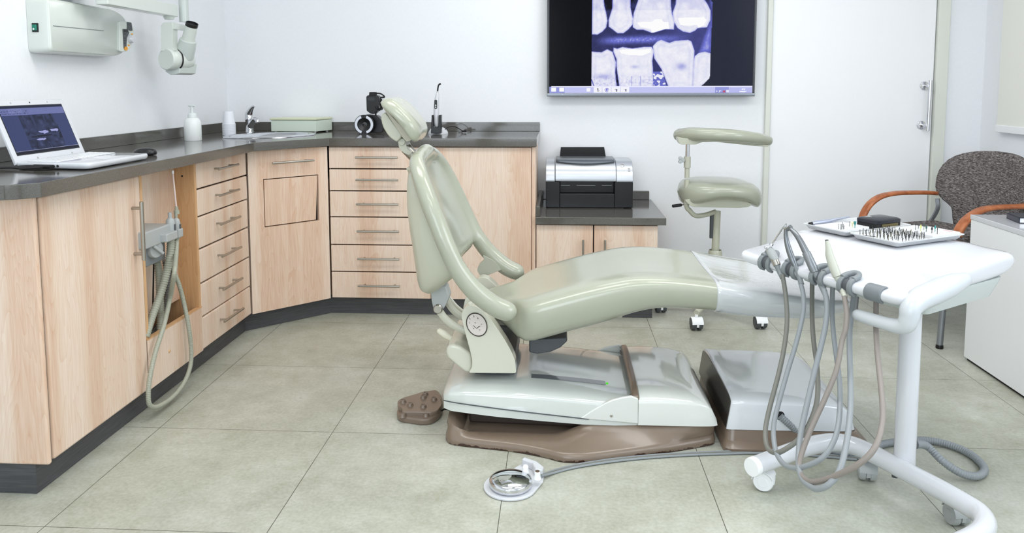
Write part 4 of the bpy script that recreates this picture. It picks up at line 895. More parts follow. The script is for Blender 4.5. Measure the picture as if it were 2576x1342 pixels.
# --- seat cushion
topp = [(1130, 826), (1160, 814), (1205, 798), (1262, 780), (1330, 757), (1400, 737), (1480, 716), (1540, 703), (1600, 694), (1680, 695), (1760, 703), (1810, 710), (1870, 722), (1944, 734), (2000, 744), (2049, 753), (2090, 762)]
botp = [(1262, 850), (1283, 878), (1329, 880), (1380, 868), (1430, 854), (1524, 829), (1612, 801), (1682, 791), (1790, 797), (1895, 810), (1996, 816), (2083, 817), (2111, 808)]
Yn = YM-HWD+.01
tw = [WY(x, y, Yn) for x, y in topp]; bw = [WY(x, y, Yn) for x, y in botp]
def curve(pts):
    q = cr([(p.x, p.z) for p in pts], 8); xs = [a[0] for a in q]; zs = [a[1] for a in q]; return lambda x: float(np.interp(x, xs, zs))
ft_, fb_ = curve(tw), curve(bw)
XE = .955; XS = -.315
def seatring(x, grow=0.):
    zt, zb_ = ft_(min(x, tw[-1].x)), fb_(max(min(x, bw[-1].x), bw[1].x))
    if x < bw[1].x: zb_ = min(zb_+(bw[1].x-x)*.9, zt-.07)
    e = max(0, (x-.80)/(XE-.80)); hw = HWD-.03*max(0, (x-.55)/.4)
    cap_ = math.sqrt(max(0, 1-e**2.4)); hw = hw*(.62+.38*cap_) if e > 0 else hw
    e2 = max(0, (XS+.09-x)/.09); cap2 = math.sqrt(max(0.0, 1-e2**2))
    zm = (zt+zb_)/2; hh_ = (zt-zb_)/2
    k = max(.05, (1 if e < .45 else math.sqrt(max(0, 1-((e-.45)/.55)**2.2)))); hh_ *= k
    if e2 > 0: hh_ *= (.45+.55*cap2); zm -= .0; hw *= (.9+.1*cap2)
    near_ = max(0, min(1, (-.10-x)/.07)); hw = hw*(1-near_)+min(hw, .135)*near_
    out = []; n = 48
    for i in range(n):
        a = 2*PI*i/n; c_, s_ = math.cos(a), math.sin(a)
        y = math.copysign(abs(c_)**.42, c_); z = math.copysign(abs(s_)**.42, s_)
        yy = y*(hw+grow)*(1 if z > 0 else 1-.10*(-z)); zz = zm+z*(hh_+grow)
        if z > .3: zz -= .016*(1-(y)**2)*min(1, (z-.3)/.5)*k-.004*(1-y*y*y*y)*k
        out.append((x, YM+yy, zz))
    return out
SEAM = .497
xs_ = list(np.linspace(XS, XS+.09, 6))+list(np.linspace(XS+.12, .78, 34))+[XE-(XE-.80)*(1-math.sin(PI/2*t)) for t in np.linspace(.08, .995, 14)]
part('seat_cushion', loft(BM(), [seatring(x) for x in xs_]), msage, dc_, ang=80)
xc_ = [x for x in xs_ if x > SEAM+.01]; xc_ = [SEAM, SEAM+.004]+xc_
part('foot_cover', loft(BM(), [seatring(x, .0015 if i == 0 else .004) for i, x in enumerate(xc_)]), mclear, dc_, label='shiny clear plastic cover over the foot end', ang=80)
bm = BM()
for (x, y) in ((1682, 792), (1560, 818)): p = WY(x, y, Yn+.05); lathe(bm, [(0, 0), (.009, 0), (.009, .006), (0, .007)], V(p.x, p.y+.03, fb_(p.x)+.006), (0, 0, -1), 14)
part('cover_stud', bm, mshell, dc_)
# bracket below the seat
b0_, b1_ = WY(1330, 862, 2.6), WY(1427, 862, 2.6); bm = BM(); prism(bm, [WY(x, y, 2.58) for x, y in ((1331, 855), (1331, 888), (1352, 892), (1385, 887), (1410, 876), (1427, 860), (1427, 850))], (0, .22, 0)); part('seat_bracket', bm, mdgrey, dc_, bevel=.006, segs=3)

# --- backrest rim, one bent roll with its two arm ends
rim = [(1276, 784, 2.425, .0335), (1240, 768, 2.42, .034), (1192, 730, 2.412, .033), (1153, 680, 2.41, .031), (1126, 626, 2.41, .030), (1100, 562, 2.42, .030), (1076, 500, 2.44, .030), (1058, 447, 2.475, .029), (1050, 412, 2.53, .028), (1056, 396, 2.60, .027)]
rw = [(WY(x, y, Y), r) for x, y, Y, r in rim]
# insert rear part: arm section continues to the far side mirrored
path = [(p.x, p.y, p.z, r) for p, r in rw]; tp = rw[-1][0]; path += [(tp.x+.006, YM, tp.z+.012, .027)]; path += [(p.x, 2*YM-p.y, p.z, r) for p, r in rw[::-1]]
q = cr(path, 8); bm = BM(); sweep(bm, [a[:3] for a in q], [a[3] for a in q], 20, True, True, upv=V(1, 0, 0))
# pad between the rims
nrm = V(.86, 0, .5).normalized()
prow = []; lev = [(1054, 402, 2.56), (1058, 447, 2.475), (1076, 500, 2.44), (1100, 562, 2.42), (1126, 626, 2.41), (1147, 668, 2.41), (1158, 688, 2.41)]
lw_ = cr([tuple(WY(x, y, Y)) for x, y, Y in lev], 4)
def padpt(p, s, off, bow):
    yy = YM+(YM-p.y)*-1*s if False else YM+s*(YM-p.y); d_ = 1-abs(s)**2.0
    return V(p.x, yy, p.z)-nrm*(bow*d_)+nrm*off
nl = len(lw_); rings = []
for i, a in enumerate(lw_):
    p = V(*a[:3]); t_ = i/(nl-1); bow = .012+.030*math.sin(min(1, t_*1.15)*PI/2); drop = 0
    if t_ > .85: drop = (t_-.85)/.15
    S_ = [-1+2*j/14 for j in range(15)]
    fr_ = [padpt(p, s, .012*(1-.9*drop), bow) for s in S_]; bk = [padpt(p, s, -.02, bow) for s in S_[::-1]]; rings.append(fr_+bk)
loft(bm, rings)
br = part('backrest', bm, msage, dc_)
rm = br.modifiers.new('remesh', 'REMESH'); rm.mode = 'VOXEL'; rm.voxel_size = .0065; rm.use_smooth_shade = True
sm_ = br.modifiers.new('smooth', 'SMOOTH'); sm_.factor = .6; sm_.iterations = 14
# --- back shell
sh = [((1050, 408, 2.53), (1026, 432, 2.58)), ((1056, 440, 2.48), (1022, 470, 2.53)), ((1066, 480, 2.445), (1023, 520, 2.49)), ((1085, 530, 2.43), (1031, 575, 2.47)), ((1104, 580, 2.42), (1041, 630, 2.46)), ((1124, 630, 2.41), (1051, 690, 2.46)), ((1136, 660, 2.41), (1057, 722, 2.46)), ((1143, 684, 2.42), (1066, 738, 2.47)), ((1146, 695, 2.44), (1082, 742, 2.50)), ((1140, 699, 2.47), (1100, 732, 2.53))]
fa = cr([tuple(WY(*a)) for a, b in sh], 3); fb2 = cr([tuple(WY(*b)) for a, b in sh], 3); rings = []
for i, (a, b) in enumerate(zip(fa, fb2)):
    a = V(*a[:3]); b = V(*b[:3]); t_ = i/(len(fa)-1); g_ = (b-a); bl_ = 1-.5*max(0, t_-.8)/.2
    bulge = -nrm*(.006+.030*math.sin(min(1, t_*1.6)*PI/2)*(1 if t_ < .8 else 1-(t_-.8)/.25)); A = [a+V(0, .010, 0), a.lerp(b, .3)+V(0, -.006+.012, 0), a.lerp(b, .6)+V(0, .004, 0), a.lerp(b, .88)+V(0, .004, 0), b+V(0, .012, 0), b+bulge*.45+V(0, .05, 0), b+bulge*.8+V(0, .1, 0)]
    ctr = V((b+bulge).x, YM, (b+bulge).z); fr_ = a-nrm*.052
    ring = A+[ctr]+[mir(p) for p in A[::-1]]+[V(fr_.x, YM+.12, fr_.z), V(fr_.x-.006, YM, fr_.z), V(fr_.x, YM-.12, fr_.z)]
    rings.append(ring)
part('back_shell', loft(BM(), rings), mshell, dc_, ang=50)
# --- headrest
HY0, HY1 = 2.565, 2.80
hp_ = cr([tuple(WY(x, y, 2.62)) for x, y in ((957, 256), (965, 248), (979, 245), (992, 248), (1006, 257), (1024, 274), (1042, 294), (1054, 311), (1060, 328), (1059, 341), (1052, 353), (1043, 358), (1030, 341), (1011, 316), (991, 293), (972, 277), (961, 266))], 2)
hp_ = [V(*a) for a in hp_]
bm = BM(); rings = []; nY_ = 18
for i in range(nY_+1):
    t_ = -1+2*i/nY_; s_ = (1-abs(t_)**4.5)**.5 if abs(t_) < 1 else 0; s_ = .45+.55*s_; Y = (HY0+HY1)/2+(HY1-HY0)/2*t_
    dip = .010*math.exp(-(t_/.35)**2)
    c_ = sum(hp_, V(0, 0, 0))/len(hp_); rings.append([V(c_.x+(p.x-c_.x)*s_*(1-dip*2), Y, c_.z+(p.z-c_.z)*s_*(1-dip*4)) for p in hp_])
part('headrest_cushion', loft(bm, rings), msage, dc_, ang=80)
def flatY(name, pts, y0, y1, m, par=dc_, bev=.004, rr=3, segs=3):
    bm = BM(); prism(bm, [WY(x, y, y0) for x, y in rpoly(pts, rr, 3)], (0, y1-y0, 0)); return part(name, bm, m, par, bevel=bev, segs=segs)
flatY('headrest_plate', [(963, 269), (1028, 338), (1041, 350), (1023, 357), (1014, 348), (968, 278)], 2.60, 2.77, mat('plate_taupe', rgb(172, 168, 148), .3), bev=.003)
flatY('headrest_housing', [(969, 282), (962, 285), (957.5, 295), (960, 310), (964, 322), (975, 340), (985, 350), (998, 358), (1008, 348), (1012, 342), (1005, 330)], 2.62, 2.75, mshell, bev=.01, rr=5)
flatY('headrest_neck', [(1000, 355), (1008, 348), (1020, 352), (1021, 365), (1027, 378), (1038, 384), (1028, 391), (1015, 385), (1004, 372)], 2.645, 2.725, mshell, bev=.005, rr=4)
nk = WY(1008, 358, 2.62); bm = BM(); lathe(bm, [(0, 0), (.0125, 0), (.0125, .006), (.011, .009), (0, .009)], V(nk.x, 2.645, nk.z), (0, -1, 0), 28); part('hinge_cap', bm, mshell, dc_, ang=40)
nk2 = WY(1030, 380, 2.66); bm = BM(); sweep(bm, [V(nk2.x-.015, YM-.02, nk2.z+.01), V(nk2.x+.04, YM-.01, nk2.z-.05)], .02, 12); part('neck_bar', bm, msteel, dc_)
# --- linkage behind the hip
lk = part('hinge_bracket', prism(BM(), [WY(x, y, 2.56) for x, y in rpoly([(1083, 738), (1106, 720), (1122, 722), (1130, 748), (1120, 772), (1108, 786), (1096, 786), (1090, 778), (1086, 762)], 4, 3)], (0, .06, 0)), mmid, dc_, bevel=.004)
hcn = WY(1102, 777, 2.56); bm = BM(); lathe(bm, [(0, 0), (.013, 0), (.016, -.004), (.016, -.02), (0, -.02)], V(hcn.x, 2.55, hcn.z), (0, -1, 0), 28); lathe(bm, [(.0055, .0), (.009, .0), (.009, .001), (.0055, .001)], V(hcn.x, 2.55, hcn.z), (0, -1, 0), 20); part('pivot_bolt', bm, msteel, lk)
for nm, pts, Y, r in (('link_arm', [(1102, 777), (1118, 800), (1140, 818), (1168, 832), (1200, 838)], 2.575, .013), ('link_arm', [(1122, 752), (1136, 776), (1156, 794), (1180, 806)], 2.62, .012), ('link_arm', [(1128, 748), (1146, 770), (1166, 786), (1190, 798)], 2.68, .008)):
    bm = BM(); tube(bm, [WY(x, y, Y) for x, y in pts], r, seg=10, flat=.6, upv=V(0, 1, 0)); part(nm, bm, mivory, dc_)
# far-side hip cover seen through the gap, and the link to the far arm
flatY('hip_cover', [(1214, 642), (1218, 655), (1204, 668), (1200, 680), (1206, 692), (1216, 698), (1264, 678), (1240, 655)], 2.93, 2.965, mat('hip_grey', rgb(176, 178, 164), .3), bev=.004, rr=4)
flatY('hip_cover', [(1164, 782), (1170, 752), (1182, 734), (1190, 760), (1188, 800)], 2.56, 2.60, mivory, bev=.008, rr=8)
# --- near-side tower with key pad
TWY = 2.485
tower_pts = [(1161, 800), (1162, 786), (1169, 774), (1184, 768), (1200, 772), (1216, 785), (1234, 803), (1254, 832), (1273, 861), (1287, 886), (1296, 909), (1299, 940), (1178, 939), (1187, 926), (1188, 908), (1183, 885), (1172, 845)]
bm = BM(); prism(bm, [WY(x, y, TWY) for x, y in rpoly(tower_pts, 6, 3)], (0, .055, 0)); tw_ = part('side_tower', bm, mivory, dc_, bevel=.01, segs=4)
bm = BM(); prism(bm, [V(p.x, 2.86, p.z) for p in [WY(x, y, TWY) for x, y in rpoly(tower_pts, 6, 3)]], (0, .05, 0)); part('side_tower', bm, mivory, dc_, bevel=.01, segs=4)
a_, b_ = WY(1190, 905, TWY), WY(1296, 936, TWY); bm = BM(); box(bm, (a_.x, TWY+.05, b_.z-.03), (b_.x-.004, 2.87, a_.z)); part('cross_plate', bm, mdgrey, dc_, bevel=.004)
ctr = WY(1199.5, 817, TWY-.001); ex = 27.5*2.48/F_PX; ez = 31.5*2.48/F_PX; ang_ = math.radians(28)
def kp(a, s=1., y=0):
    a_, b_ = 31.5*s*math.cos(a), 25*s*math.sin(a); q_ = WY(1199.5+a_*.5+b_*.866, 817+a_*.866-b_*.5, TWY-.001); return V(q_.x, q_.y-y, q_.z)
def kp_old(a, s=1., y=0): u = math.cos(a)*ex*.92*s; v_ = math.sin(a)*ez*1.04*s; return V(ctr.x+u*math.cos(ang_)+v_*-math.sin(ang_)*-1*-1, ctr.y-y, ctr.z+u*-math.sin(ang_)*1*.9+v_*math.cos(ang_))
K = 48
bm = BM(); loft(bm, [[kp(2*PI*i/K, 1.0, 0) for i in range(K)], [kp(2*PI*i/K, 1.0, .0025) for i in range(K)], [kp(2*PI*i/K, .93, .0025) for i in range(K)]], cap=True); kpad = part('keypad_rim', bm, mat('rim_dark', rgb(48, 42, 36), .4), tw_)
bm = BM(); loft(bm, [[kp(2*PI*i/K, .915, .0024) for i in range(K)], [kp(2*PI*i/K, .9, .0034) for i in range(K)]]); kpp = part('keypad', bm, mpink, tw_)
def K3(x, y, off=.0038): p = WY(1170+x/13.42, 760+y/13.42, TWY-.001); return V(p.x, p.y-off, p.z)
for s_, x, y in (('1', 155, 695), ('2', 158, 552), ('3', 297, 482), ('4', 432, 548)):
    text(s_, .009, frameM(K3(x, y), (1, 0, 0), (0, 0, 1)) @ Matrix.Rotation(math.radians(28), 4, 'Z'), mkey, kpp, ext=.0002)
bm = BM()
for x, y, a in ((345, 698, -55), (555, 745, 15), (290, 892, 195), (500, 938, -70)):
    pr_ = [(22, 0), (-14, 16), (-14, -16)]; a = math.radians(a)
    prism(bm, [K3(x+u*math.cos(a)+v_*math.sin(a), y-u*math.sin(a)+v_*math.cos(a), .0036) for u, v_ in pr_], (0, -.0004, 0))
prism(bm, [K3(x, y, .0036) for x, y in ((262, 772), (278, 775), (375, 865), (362, 880))], (0, -.0004, 0)); prism(bm, [K3(x, y, .0036) for x, y in ((380, 885), (455, 820), (548, 800), (470, 835), (400, 898))], (0, -.0004, 0))
part('key_symbols', bm, mkey, kpp, smooth=False)
# rear tongue with lever
bm = BM(); tg = [(1120, 888), (1123, 874), (1136, 867), (1160, 874), (1186, 892), (1190, 925), (1182, 939), (1170, 938), (1148, 921), (1126, 903)]
prism(bm, [WY(x, y, 2.50) for x, y in rpoly(tg, 8, 4)], (0, .30, 0)); part('rear_cover', bm, mivory, dc_, bevel=.016, segs=4)
lv = [(1106, 834), (1120, 843), (1136, 853), (1143, 858)]; bm = BM(); tube(bm, [WY(x, y, 2.60) for x, y in lv], [.010, .0125, .010, .009], seg=14, round_=True); l_ = part('lever', bm, mat('lever_ivory', rgb(232, 228, 208), .3), dc_)
p = WY(1144, 872, 2.60); bm = BM(); cyl(bm, p, WY(1147, 854, 2.60), .010, 16); tube(bm, [WY(1147, 857, 2.60), WY(1156, 852, 2.64), WY(1166, 848, 2.68)], .007, seg=10); part('lever_pivot', bm, mmid, l_)

# --- lift hood (pale grey), white front hood, taupe floor base
def hood(x, y0, y1, zb_, zc, zt, n=20, pw=.5, x2=None):
    """section ring at x: near wall, rounded shoulder, crown, far wall; x2 shifts the top"""
    ym = (y0+y1)/2; hw = (y1-y0)/2; out = [(x, y0, zb_)]
    for i in range(n+1):
        a = PI*i/n; c_, s_ = math.cos(a), math.sin(a); yy = ym-math.copysign(abs(c_)**pw, c_)*hw; zz = zc+(zt-zc)*abs(s_)**.8
        xx = x if x2 is None else x+(x2-x)*((zz-zb_)/(zt-zb_)); out.append((xx, yy, zz))
    out.append((x, y1, zb_)); return out
rings = []
for x, y0, y1, zb_, zc, zt in ((-.385, 2.56, 2.84, .125, .135, .145), (-.383, 2.50, 2.90, .112, .140, .152), (-.375, 2.46, 2.93, .105, .148, .162), (-.35, 2.445, 2.94, .102, .156, .174), (-.30, 2.44, 2.94, .098, .160, .183), (-.2, 2.437, 2.943, .089, .157, .186), (-.05, 2.437, 2.943, .078, .150, .180), (.08, 2.437, 2.943, .070, .140, .170), (.25, 2.442, 2.938, .066, .124, .152), (.30, 2.45, 2.93, .066, .12, .145)):
    rings.append(hood(x, y0, y1, zb_, zc-.004, zt))
part('lift_hood', loft(BM(), rings), mpalegrey, dc_, ang=45)
bm = BM()   # lower panel line
rows = []
for x in np.linspace(-.372, .10, 20):
    t_ = (x+.372)/.472; z = .141-.052*t_**.8; rows.append([(x, 2.4355, z+.0012), (x, 2.4355, z-.0012)])
grid(bm, rows); o = part('panel_seam', bm, mdgrey, dc_, smooth=False); sd = o.modifiers.new('s', 'SOLIDIFY'); sd.thickness = .004; sd.offset = 0
# low screen strip and led on the hood crown
bm = BM(); rows = []
for x in np.linspace(-.12, .235, 16):
    rows.append([(x, 2.56, 0), (x, 2.60, 0), (x, 2.64, 0)])
def ztop(x, y):
    t_ = np.interp(x, [-.3, -.2, -.05, .08, .25], [.183, .186, .180, .170, .152]); zc = np.interp(x, [-.3, -.2, -.05, .08, .25], [.156, .153, .146, .136, .120])
    c_ = abs((y-2.69)/.253)**2; return zc+(t_-zc)*max(0, 1-c_*c_*1.0)**.4 if c_ < 1 else zc
bm = BM(); grid(bm, [[(x, y, ztop(x, y)+.0012) for y in (2.545, 2.56, 2.578)] for x in np.linspace(-.09, .16, 14)]); part('hood_strip', bm, mat('strip_smoke', rgb(110, 116, 122), .1, coat=.8), dc_)
ld_ = WY(1512, 921, 2.56); bm = BM(); lathe(bm, [(0, 0), (.0045, 0), (.004, .003), (0, .004)], V(.165, 2.56, ztop(.165, 2.56)), seg=16); part('power_led', bm, mled, dc_, label='small green light')
# collar
bm = BM(); rr = [hood(.236, 2.440, 2.940, .146, .147, .176), hood(.243, 2.4365, 2.944, .147, .150, .186), hood(.258, 2.4365, 2.944, .147, .150, .188), hood(.262, 2.438, 2.942, .147, .148, .180)]; loft(bm, rr, cap=False)
o = part('hood_collar', bm, mtaupe, dc_, ang=50); sd = o.modifiers.new('s', 'SOLIDIFY'); sd.thickness = .003
rings = []
for x, y0, y1, zc, zt, x2 in ((.258, 2.433, 2.947, .148, .180, None), (.30, 2.433, 2.947, .150, .184, None), (.36, 2.433, 2.947, .150, .182, None), (.42, 2.434, 2.946, .149, .174, None), (.46, 2.435, 2.945, .146, .164, .455), (.485, 2.437, 2.943, .141, .154, .474), (.502, 2.440, 2.940, .130, .138, .490), (.512, 2.446, 2.934, .10, .105, .506)):
    rings.append(hood(x, y0, y1, .074, zc-.006, zt, x2=x2))
part('front_hood', loft(BM(), rings), mat('hood_white', rgb(226, 229, 224), .09, coat=.9), dc_, ang=45)
for y0, y1 in ((2.4345, 2.447), (2.933, 2.9455)):
    bm = BM(); wing = [(1458, 1055), (1486, 1036), (1520, 1016), (1541, 1007), (1566, 1001), (1588, 998), (1606, 1004), (1606, 1068)]
    pts = [WY(x, y, 2.434) for x, y in wing]; prism(bm, [V(p.x, y0, p.z) for p in pts], (0, y1-y0, 0)); part('hood_wing', bm, MATS['hood_white'], dc_, bevel=.004, segs=3)
p = WY(1538, 1048, 2.432); bm = BM(); lathe(bm, [(0, 0), (.0045, 0), (.0035, .002), (0, .0022)], V(p.x, 2.434, p.z), (0, -1, 0), 14); part('cover_screw', bm, msteel, dc_)
# floor base
near = [(-.372, 2.52), (-.37, 2.46), (-.355, 2.425), (-.32, 2.408), (-.22, 2.39), (-.13, 2.373), (-.04, 2.342), (.0, 2.322), (.035, 2.314), (.09, 2.318), (.16, 2.338), (.28, 2.376), (.38, 2.41), (.47, 2.447), (.50, 2.462), (.512, 2.48)]
nc = [(a[0], a[1]) for a in cr(near, 3)]
def bring(inset, zf, keep=0.):
    out = []
    for x, y in nc: out.append((max(-.372+inset, min(.512-inset*.3, x)), min(y+inset, 2.6), zf(x)))
    return out+[(x, 2*YM-y, z) for x, y, z in out[::-1]]
def yin(x): return 2.448
def ring_to(zf, Yin, ix):
    out = []
    for x, y in nc: out.append((max(-.372+ix, min(.512-.002, x)), (lambda t_: (1-t_)*min(y+.02, 2.52)+t_*max(y+.004, Yin))(max(0, min(1, (x+.36)/.10))), zf(x)))
    return out+[(x, 2*YM-y, z) for x, y, z in out[::-1]]
def zr_(x): nose = max(0, 1-(x+.372)/.10); rear = max(0, min(1, (x+.02)/.14)); return .032+.046*nose**1.5+.042*rear*rear*(3-2*rear)
bm = BM(); loft(bm, [bring(0, lambda x: .001), bring(-.001, lambda x: .012), bring(.003, lambda x: .022), bring(.012, lambda x: .029+.012*max(0, 1-(x+.372)/.06)), ring_to(lambda x: .5*(.029+zr_(x)), 2.425, .006), ring_to(zr_, 2.446, .010), ring_to(lambda x: zr_(x)-.004, 2.46, .03), ring_to(lambda x: .03, 2.50, .06)])
part('floor_base', bm, mworn, dc_, ang=50)
bm = BM(); prism(bm, [V(-.30, 2.52, .028), V(.30, 2.49, .028), V(.30, 2.89, .028), V(-.30, 2.86, .028)], (0, 0, .085)); part('lift_core', bm, mat('core_brown', rgb(60, 50, 44), .5), dc_, bevel=.01)

# ================= utility box at the chair's foot =================
ub = thing('utility_box', (.75, YM, 0), 'separate pale grey utility connection box on a taupe foot, beyond the chair base', 'utility box')
rings = []
for x, y0, y1, zc, zt, x2 in ((.540, 2.444, 2.94, .150, .168, .556), (.548, 2.440, 2.944, .152, .172, .562), (.60, 2.440, 2.944, .151, .172, .608), (.70, 2.440, 2.944, .15, .170, None), (.80, 2.442, 2.942, .148, .166, None), (.87, 2.443, 2.938, .145, .158, None), (.91, 2.446, 2.93, .139, .148, .904), (.932, 2.452, 2.92, .128, .136, .922), (.943, 2.458, 2.91, .10, .105, .936), (.948, 2.462, 2.905, .066, .07, None)):
    rings.append(hood(x, y0, y1, .064, zc-.004, zt, x2=x2))
part('box_cover', loft(BM(), rings), mat('box_grey', rgb(216, 220, 224), .1, coat=.8), ub, ang=45)
r_ = hood(.5385, 2.450, 2.934, .066, .146, .165, x2=.553); bm = BM(); prism(bm, r_, (.003, 0, 0)); part('back_plate', bm, mat('plate_brown', rgb(66, 60, 56), .15), ub, smooth=False)
def brect(x0, x1, y0, y1, z): return [V(p.x, p.y, z) for p in rpoly([(x0, y0), (x1, y0), (x1, y1), (x0, y1)], .03, 4)]
bm = BM(); loft(bm, [brect(.527, 1.0, 2.408, 2.94, .001), brect(.527, 1.0, 2.408, 2.94, .014), brect(.531, .99, 2.418, 2.935, .022), brect(.536, .97, 2.432, 2.93, .030), brect(.54, .955, 2.442, 2.93, .062)]); part('box_foot', bm, mtaupe, ub, ang=40)
sq = WY(1962, 1046, 2.442); bm = BM(); lathe(bm, [(.010, 0), (.0145, 0), (.0145, .004), (.010, .004)], V(sq.x, 2.444, sq.z), (0, -1, 0), 24); part('cable_socket', bm, mblack, ub)

# ================= foot controls =================
fp = thing('foot_pedal', (-.48, 2.6, 0), 'brown stepped foot control with round buttons at the head end of the chair base', 'foot control')
def fpz(pts, z, s=1.): 
    q_ = [WZ(x, y, z) for x, y in pts]; return q_
out1 = [(998, 1046), (999, 1058), (1008, 1064), (1060, 1072), (1085, 1070), (1105, 1058), (1114, 1040), (1113, 1012), (1100, 994), (1060, 1000), (1020, 1015)]
P1_ = [V(p.x, p.y, 0) for p in [WZ(x, y, 0) for x, y in rpoly(out1, 8, 3)]]
bm = BM(); prism(bm, P1_, (0, 0, .022)); part('pedal_base', bm, mtaupe, fp, bevel=.006, segs=3)
out2 = [(1000, 1022), (1000, 1008), (1012, 1001), (1060, 987), (1092, 987), (1108, 1002), (1112, 1020), (1101, 1034), (1085, 1038), (1010, 1037), (1013, 1028)]
def zz2(z): return [V(p.x, p.y, z) for p in [WZ(x, y, .036) for x, y in rpoly(out2, 5, 3)]]
bm = BM(); loft(bm, [zz2(.002), zz2(.033), [V(p.x, p.y, .036) for p in shrink(zz2(0), .975)]]); up_ = part('pedal_step', bm, mtaupe, fp, bevel=.002)
for x, y in ((1014, 1009), (1032, 1017), (1065, 998), (1070, 990), (1092, 1003), (1065, 1021)):
    p = WZ(x, y, .042); bm = BM(); lathe(bm, [(.013, -.007), (.0115, -.005), (.010, 0), (.009, .003), (.0065, .004), (.006, .002), (0, .002)], p, seg=24); part('foot_button', bm, mtaupe, fp)
for x, y in ((1013, 1043), (1072, 1042)):
    p = WZ(x, y, .030); bm = BM(); lathe(bm, [(.013, -.009), (.0115, -.005), (.010, 0), (.009, .003), (.0065, .004), (.006, .002), (0, .002)], p, seg=24); part('foot_button', bm, mtaupe, fp)
bm = BM(); tube(bm, [WZ(1111, 1034, .02), WZ(1120, 1030, .02), WZ(1135, 1034, .015)], .003, seg=8); part('pedal_cable', bm, mblackm, fp)

fd_ = thing('foot_disc_control', (-.13, 2.11, 0), 'round chrome foot rheostat disc on a white base plate, on the floor in front', 'foot control')
dcn = V(-.134, 2.128, 0); e0 = WZ(1283, 1220, .0); R0 = .078
tail = [WZ(1368, 1200, 0), WZ(1366, 1212, 0), WZ(1352, 1188, 0), WZ(1316, 1176, 0)]
c0_ = WZ(1284, 1228, .0); ring_ = [c0_+V(math.cos(a)*R0, math.sin(a)*R0, 0) for a in [math.radians(d) for d in range(100, 335, 10)]]
ext_ = [WZ(1366, 1218, 0), WZ(1369, 1204, 0), WZ(1357, 1190, 0), WZ(1330, 1174, 0), WZ(1312, 1173, 0)]
bm = BM(); prism(bm, [V(p.x, p.y, .001) for p in ring_+ext_], (0, 0, .007)); part('base_plate', bm, mgloss, fd_, bevel=.002)
bm = BM(); c1_ = V(c0_.x+.001, c0_.y-.006, 0); lathe(bm, [(0, .008), (.054, .008), (.058, .010), (.0615, .014), (.0625, .026), (.061, .030), (.052, .034), (.03, .039), (0, .041)], c1_, seg=56); part('chrome_disc', bm, mchrome, fd_, ang=50)
pk = [WZ(1346, 1206, 0), WZ(1364, 1210, 0), WZ(1369, 1200, 0), WZ(1352, 1186, 0), WZ(1318, 1174, 0), WZ(1312, 1180, 0), WZ(1338, 1190, 0)]
bm = BM(); prism(bm, [V(p.x, p.y, .006) for p in pk], (0, 0, .026)); part('valve_housing', bm, mgloss, fd_, bevel=.005, segs=3)
for x, y, m_ in ((1322, 1173, mwhite), (1352, 1187, mat('valve_brown', rgb(96, 80, 66), .25))):
    p = WZ(x, y, .048); bm = BM(); lathe(bm, [(.011, -.022), (.0095, -.016), (.0085, -.010), (.0085, -.002), (.007, 0), (0, 0)], p, seg=24); kn_ = part('valve_knob', bm, mwhite, fd_); bm = BM(); lathe(bm, [(0, 0), (.0065, 0), (.0065, .002), (0, .002)], p-V(0, 0, .0005), seg=20); part('knob_cap', bm, m_, kn_)
for k_ in range(3):
    bm = BM(); off = (k_-1)*.0075
    tube(bm, [WZ(1362, 1197, .016)+V(0, off*.4, 0)]+[WZ(x, y, .005)+V(0, off, 0) for x, y in ((1395, 1187), (1450, 1173), (1540, 1159), (1650, 1148), (1780, 1141), (1930, 1138), (2050, 1145), (2130, 1152), (2190, 1158))], .0034, seg=8, k=8)
    part('control_tube', bm, mhosec if k_ != 1 else mhose, None, label=('pale grey thin tube from the chrome foot disc, the one nearest the camera', 'middle one of the three thin grey tubes from the chrome foot disc', 'pale grey thin tube from the chrome foot disc, the one nearest the chair base')[k_], cat='tube', group='air tubes from the foot disc')

# ================= assistant stool =================
TY2 = 3.90
def S_(x, y, Y=TY2): return WY(x, y, Y)
st = thing('assistant_stool', (.78, TY2, 0), 'sage green saddle stool with curved arm bar on five castors, behind the chair', 'stool')
sx0, sx1 = S_(1704, 480).x, S_(1915, 480).x; scx = (sx0+sx1)/2; shw = (sx1-sx0)/2
zt_c = curve([S_(x, y) for x, y in ((1704, 478), (1715, 456), (1740, 447), (1800, 446), (1860, 450), (1895, 462), (1915, 485))])
zb_c = curve([S_(x, y) for x, y in ((1704, 482), (1712, 507), (1730, 513), (1800, 496), (1860, 502), (1890, 517), (1905, 515), (1915, 488))])
bm = BM(); rings = []
for i in range(29):
    t_ = -1+2*i/28; x = scx+t_*shw*.998; zt, zb_ = zt_c(x)-.004, zb_c(x); hd_ = .185*math.sqrt(max(.004, 1-abs(t_)**2.6))
    rg = []
    for k_ in range(28):
        a = 2*PI*k_/28; c_, s_ = math.cos(a), math.sin(a); y = math.copysign(abs(c_)**.7, c_)*hd_; z = (zt+zb_)/2+math.copysign(abs(s_)**.75, s_)*(zt-zb_)/2
        rg.append((x, TY2+y, z+.0*y))
    rings.append(rg)
part('seat', loft(bm, rings), msage, st, ang=80)
bm = BM(); zc_ = S_(1800, 519).z; pts = []
us = rpoly([(1722, 505), (1745, 498), (1800, 492), (1860, 498), (1893, 514), (1885, 521), (1860, 524), (1740, 521)], 6, 3)
prism(bm, [S_(x, y, TY2-.12) for x, y in us], (0, .24, 0)); part('seat_pan', bm, mshell, st, bevel=.006, segs=3)
arm = [(1712, 344, 3.88), (1740, 342, 3.80), (1790, 343, 3.74), (1850, 346, 3.72), (1900, 352, 3.76), (1928, 358, 3.82)]
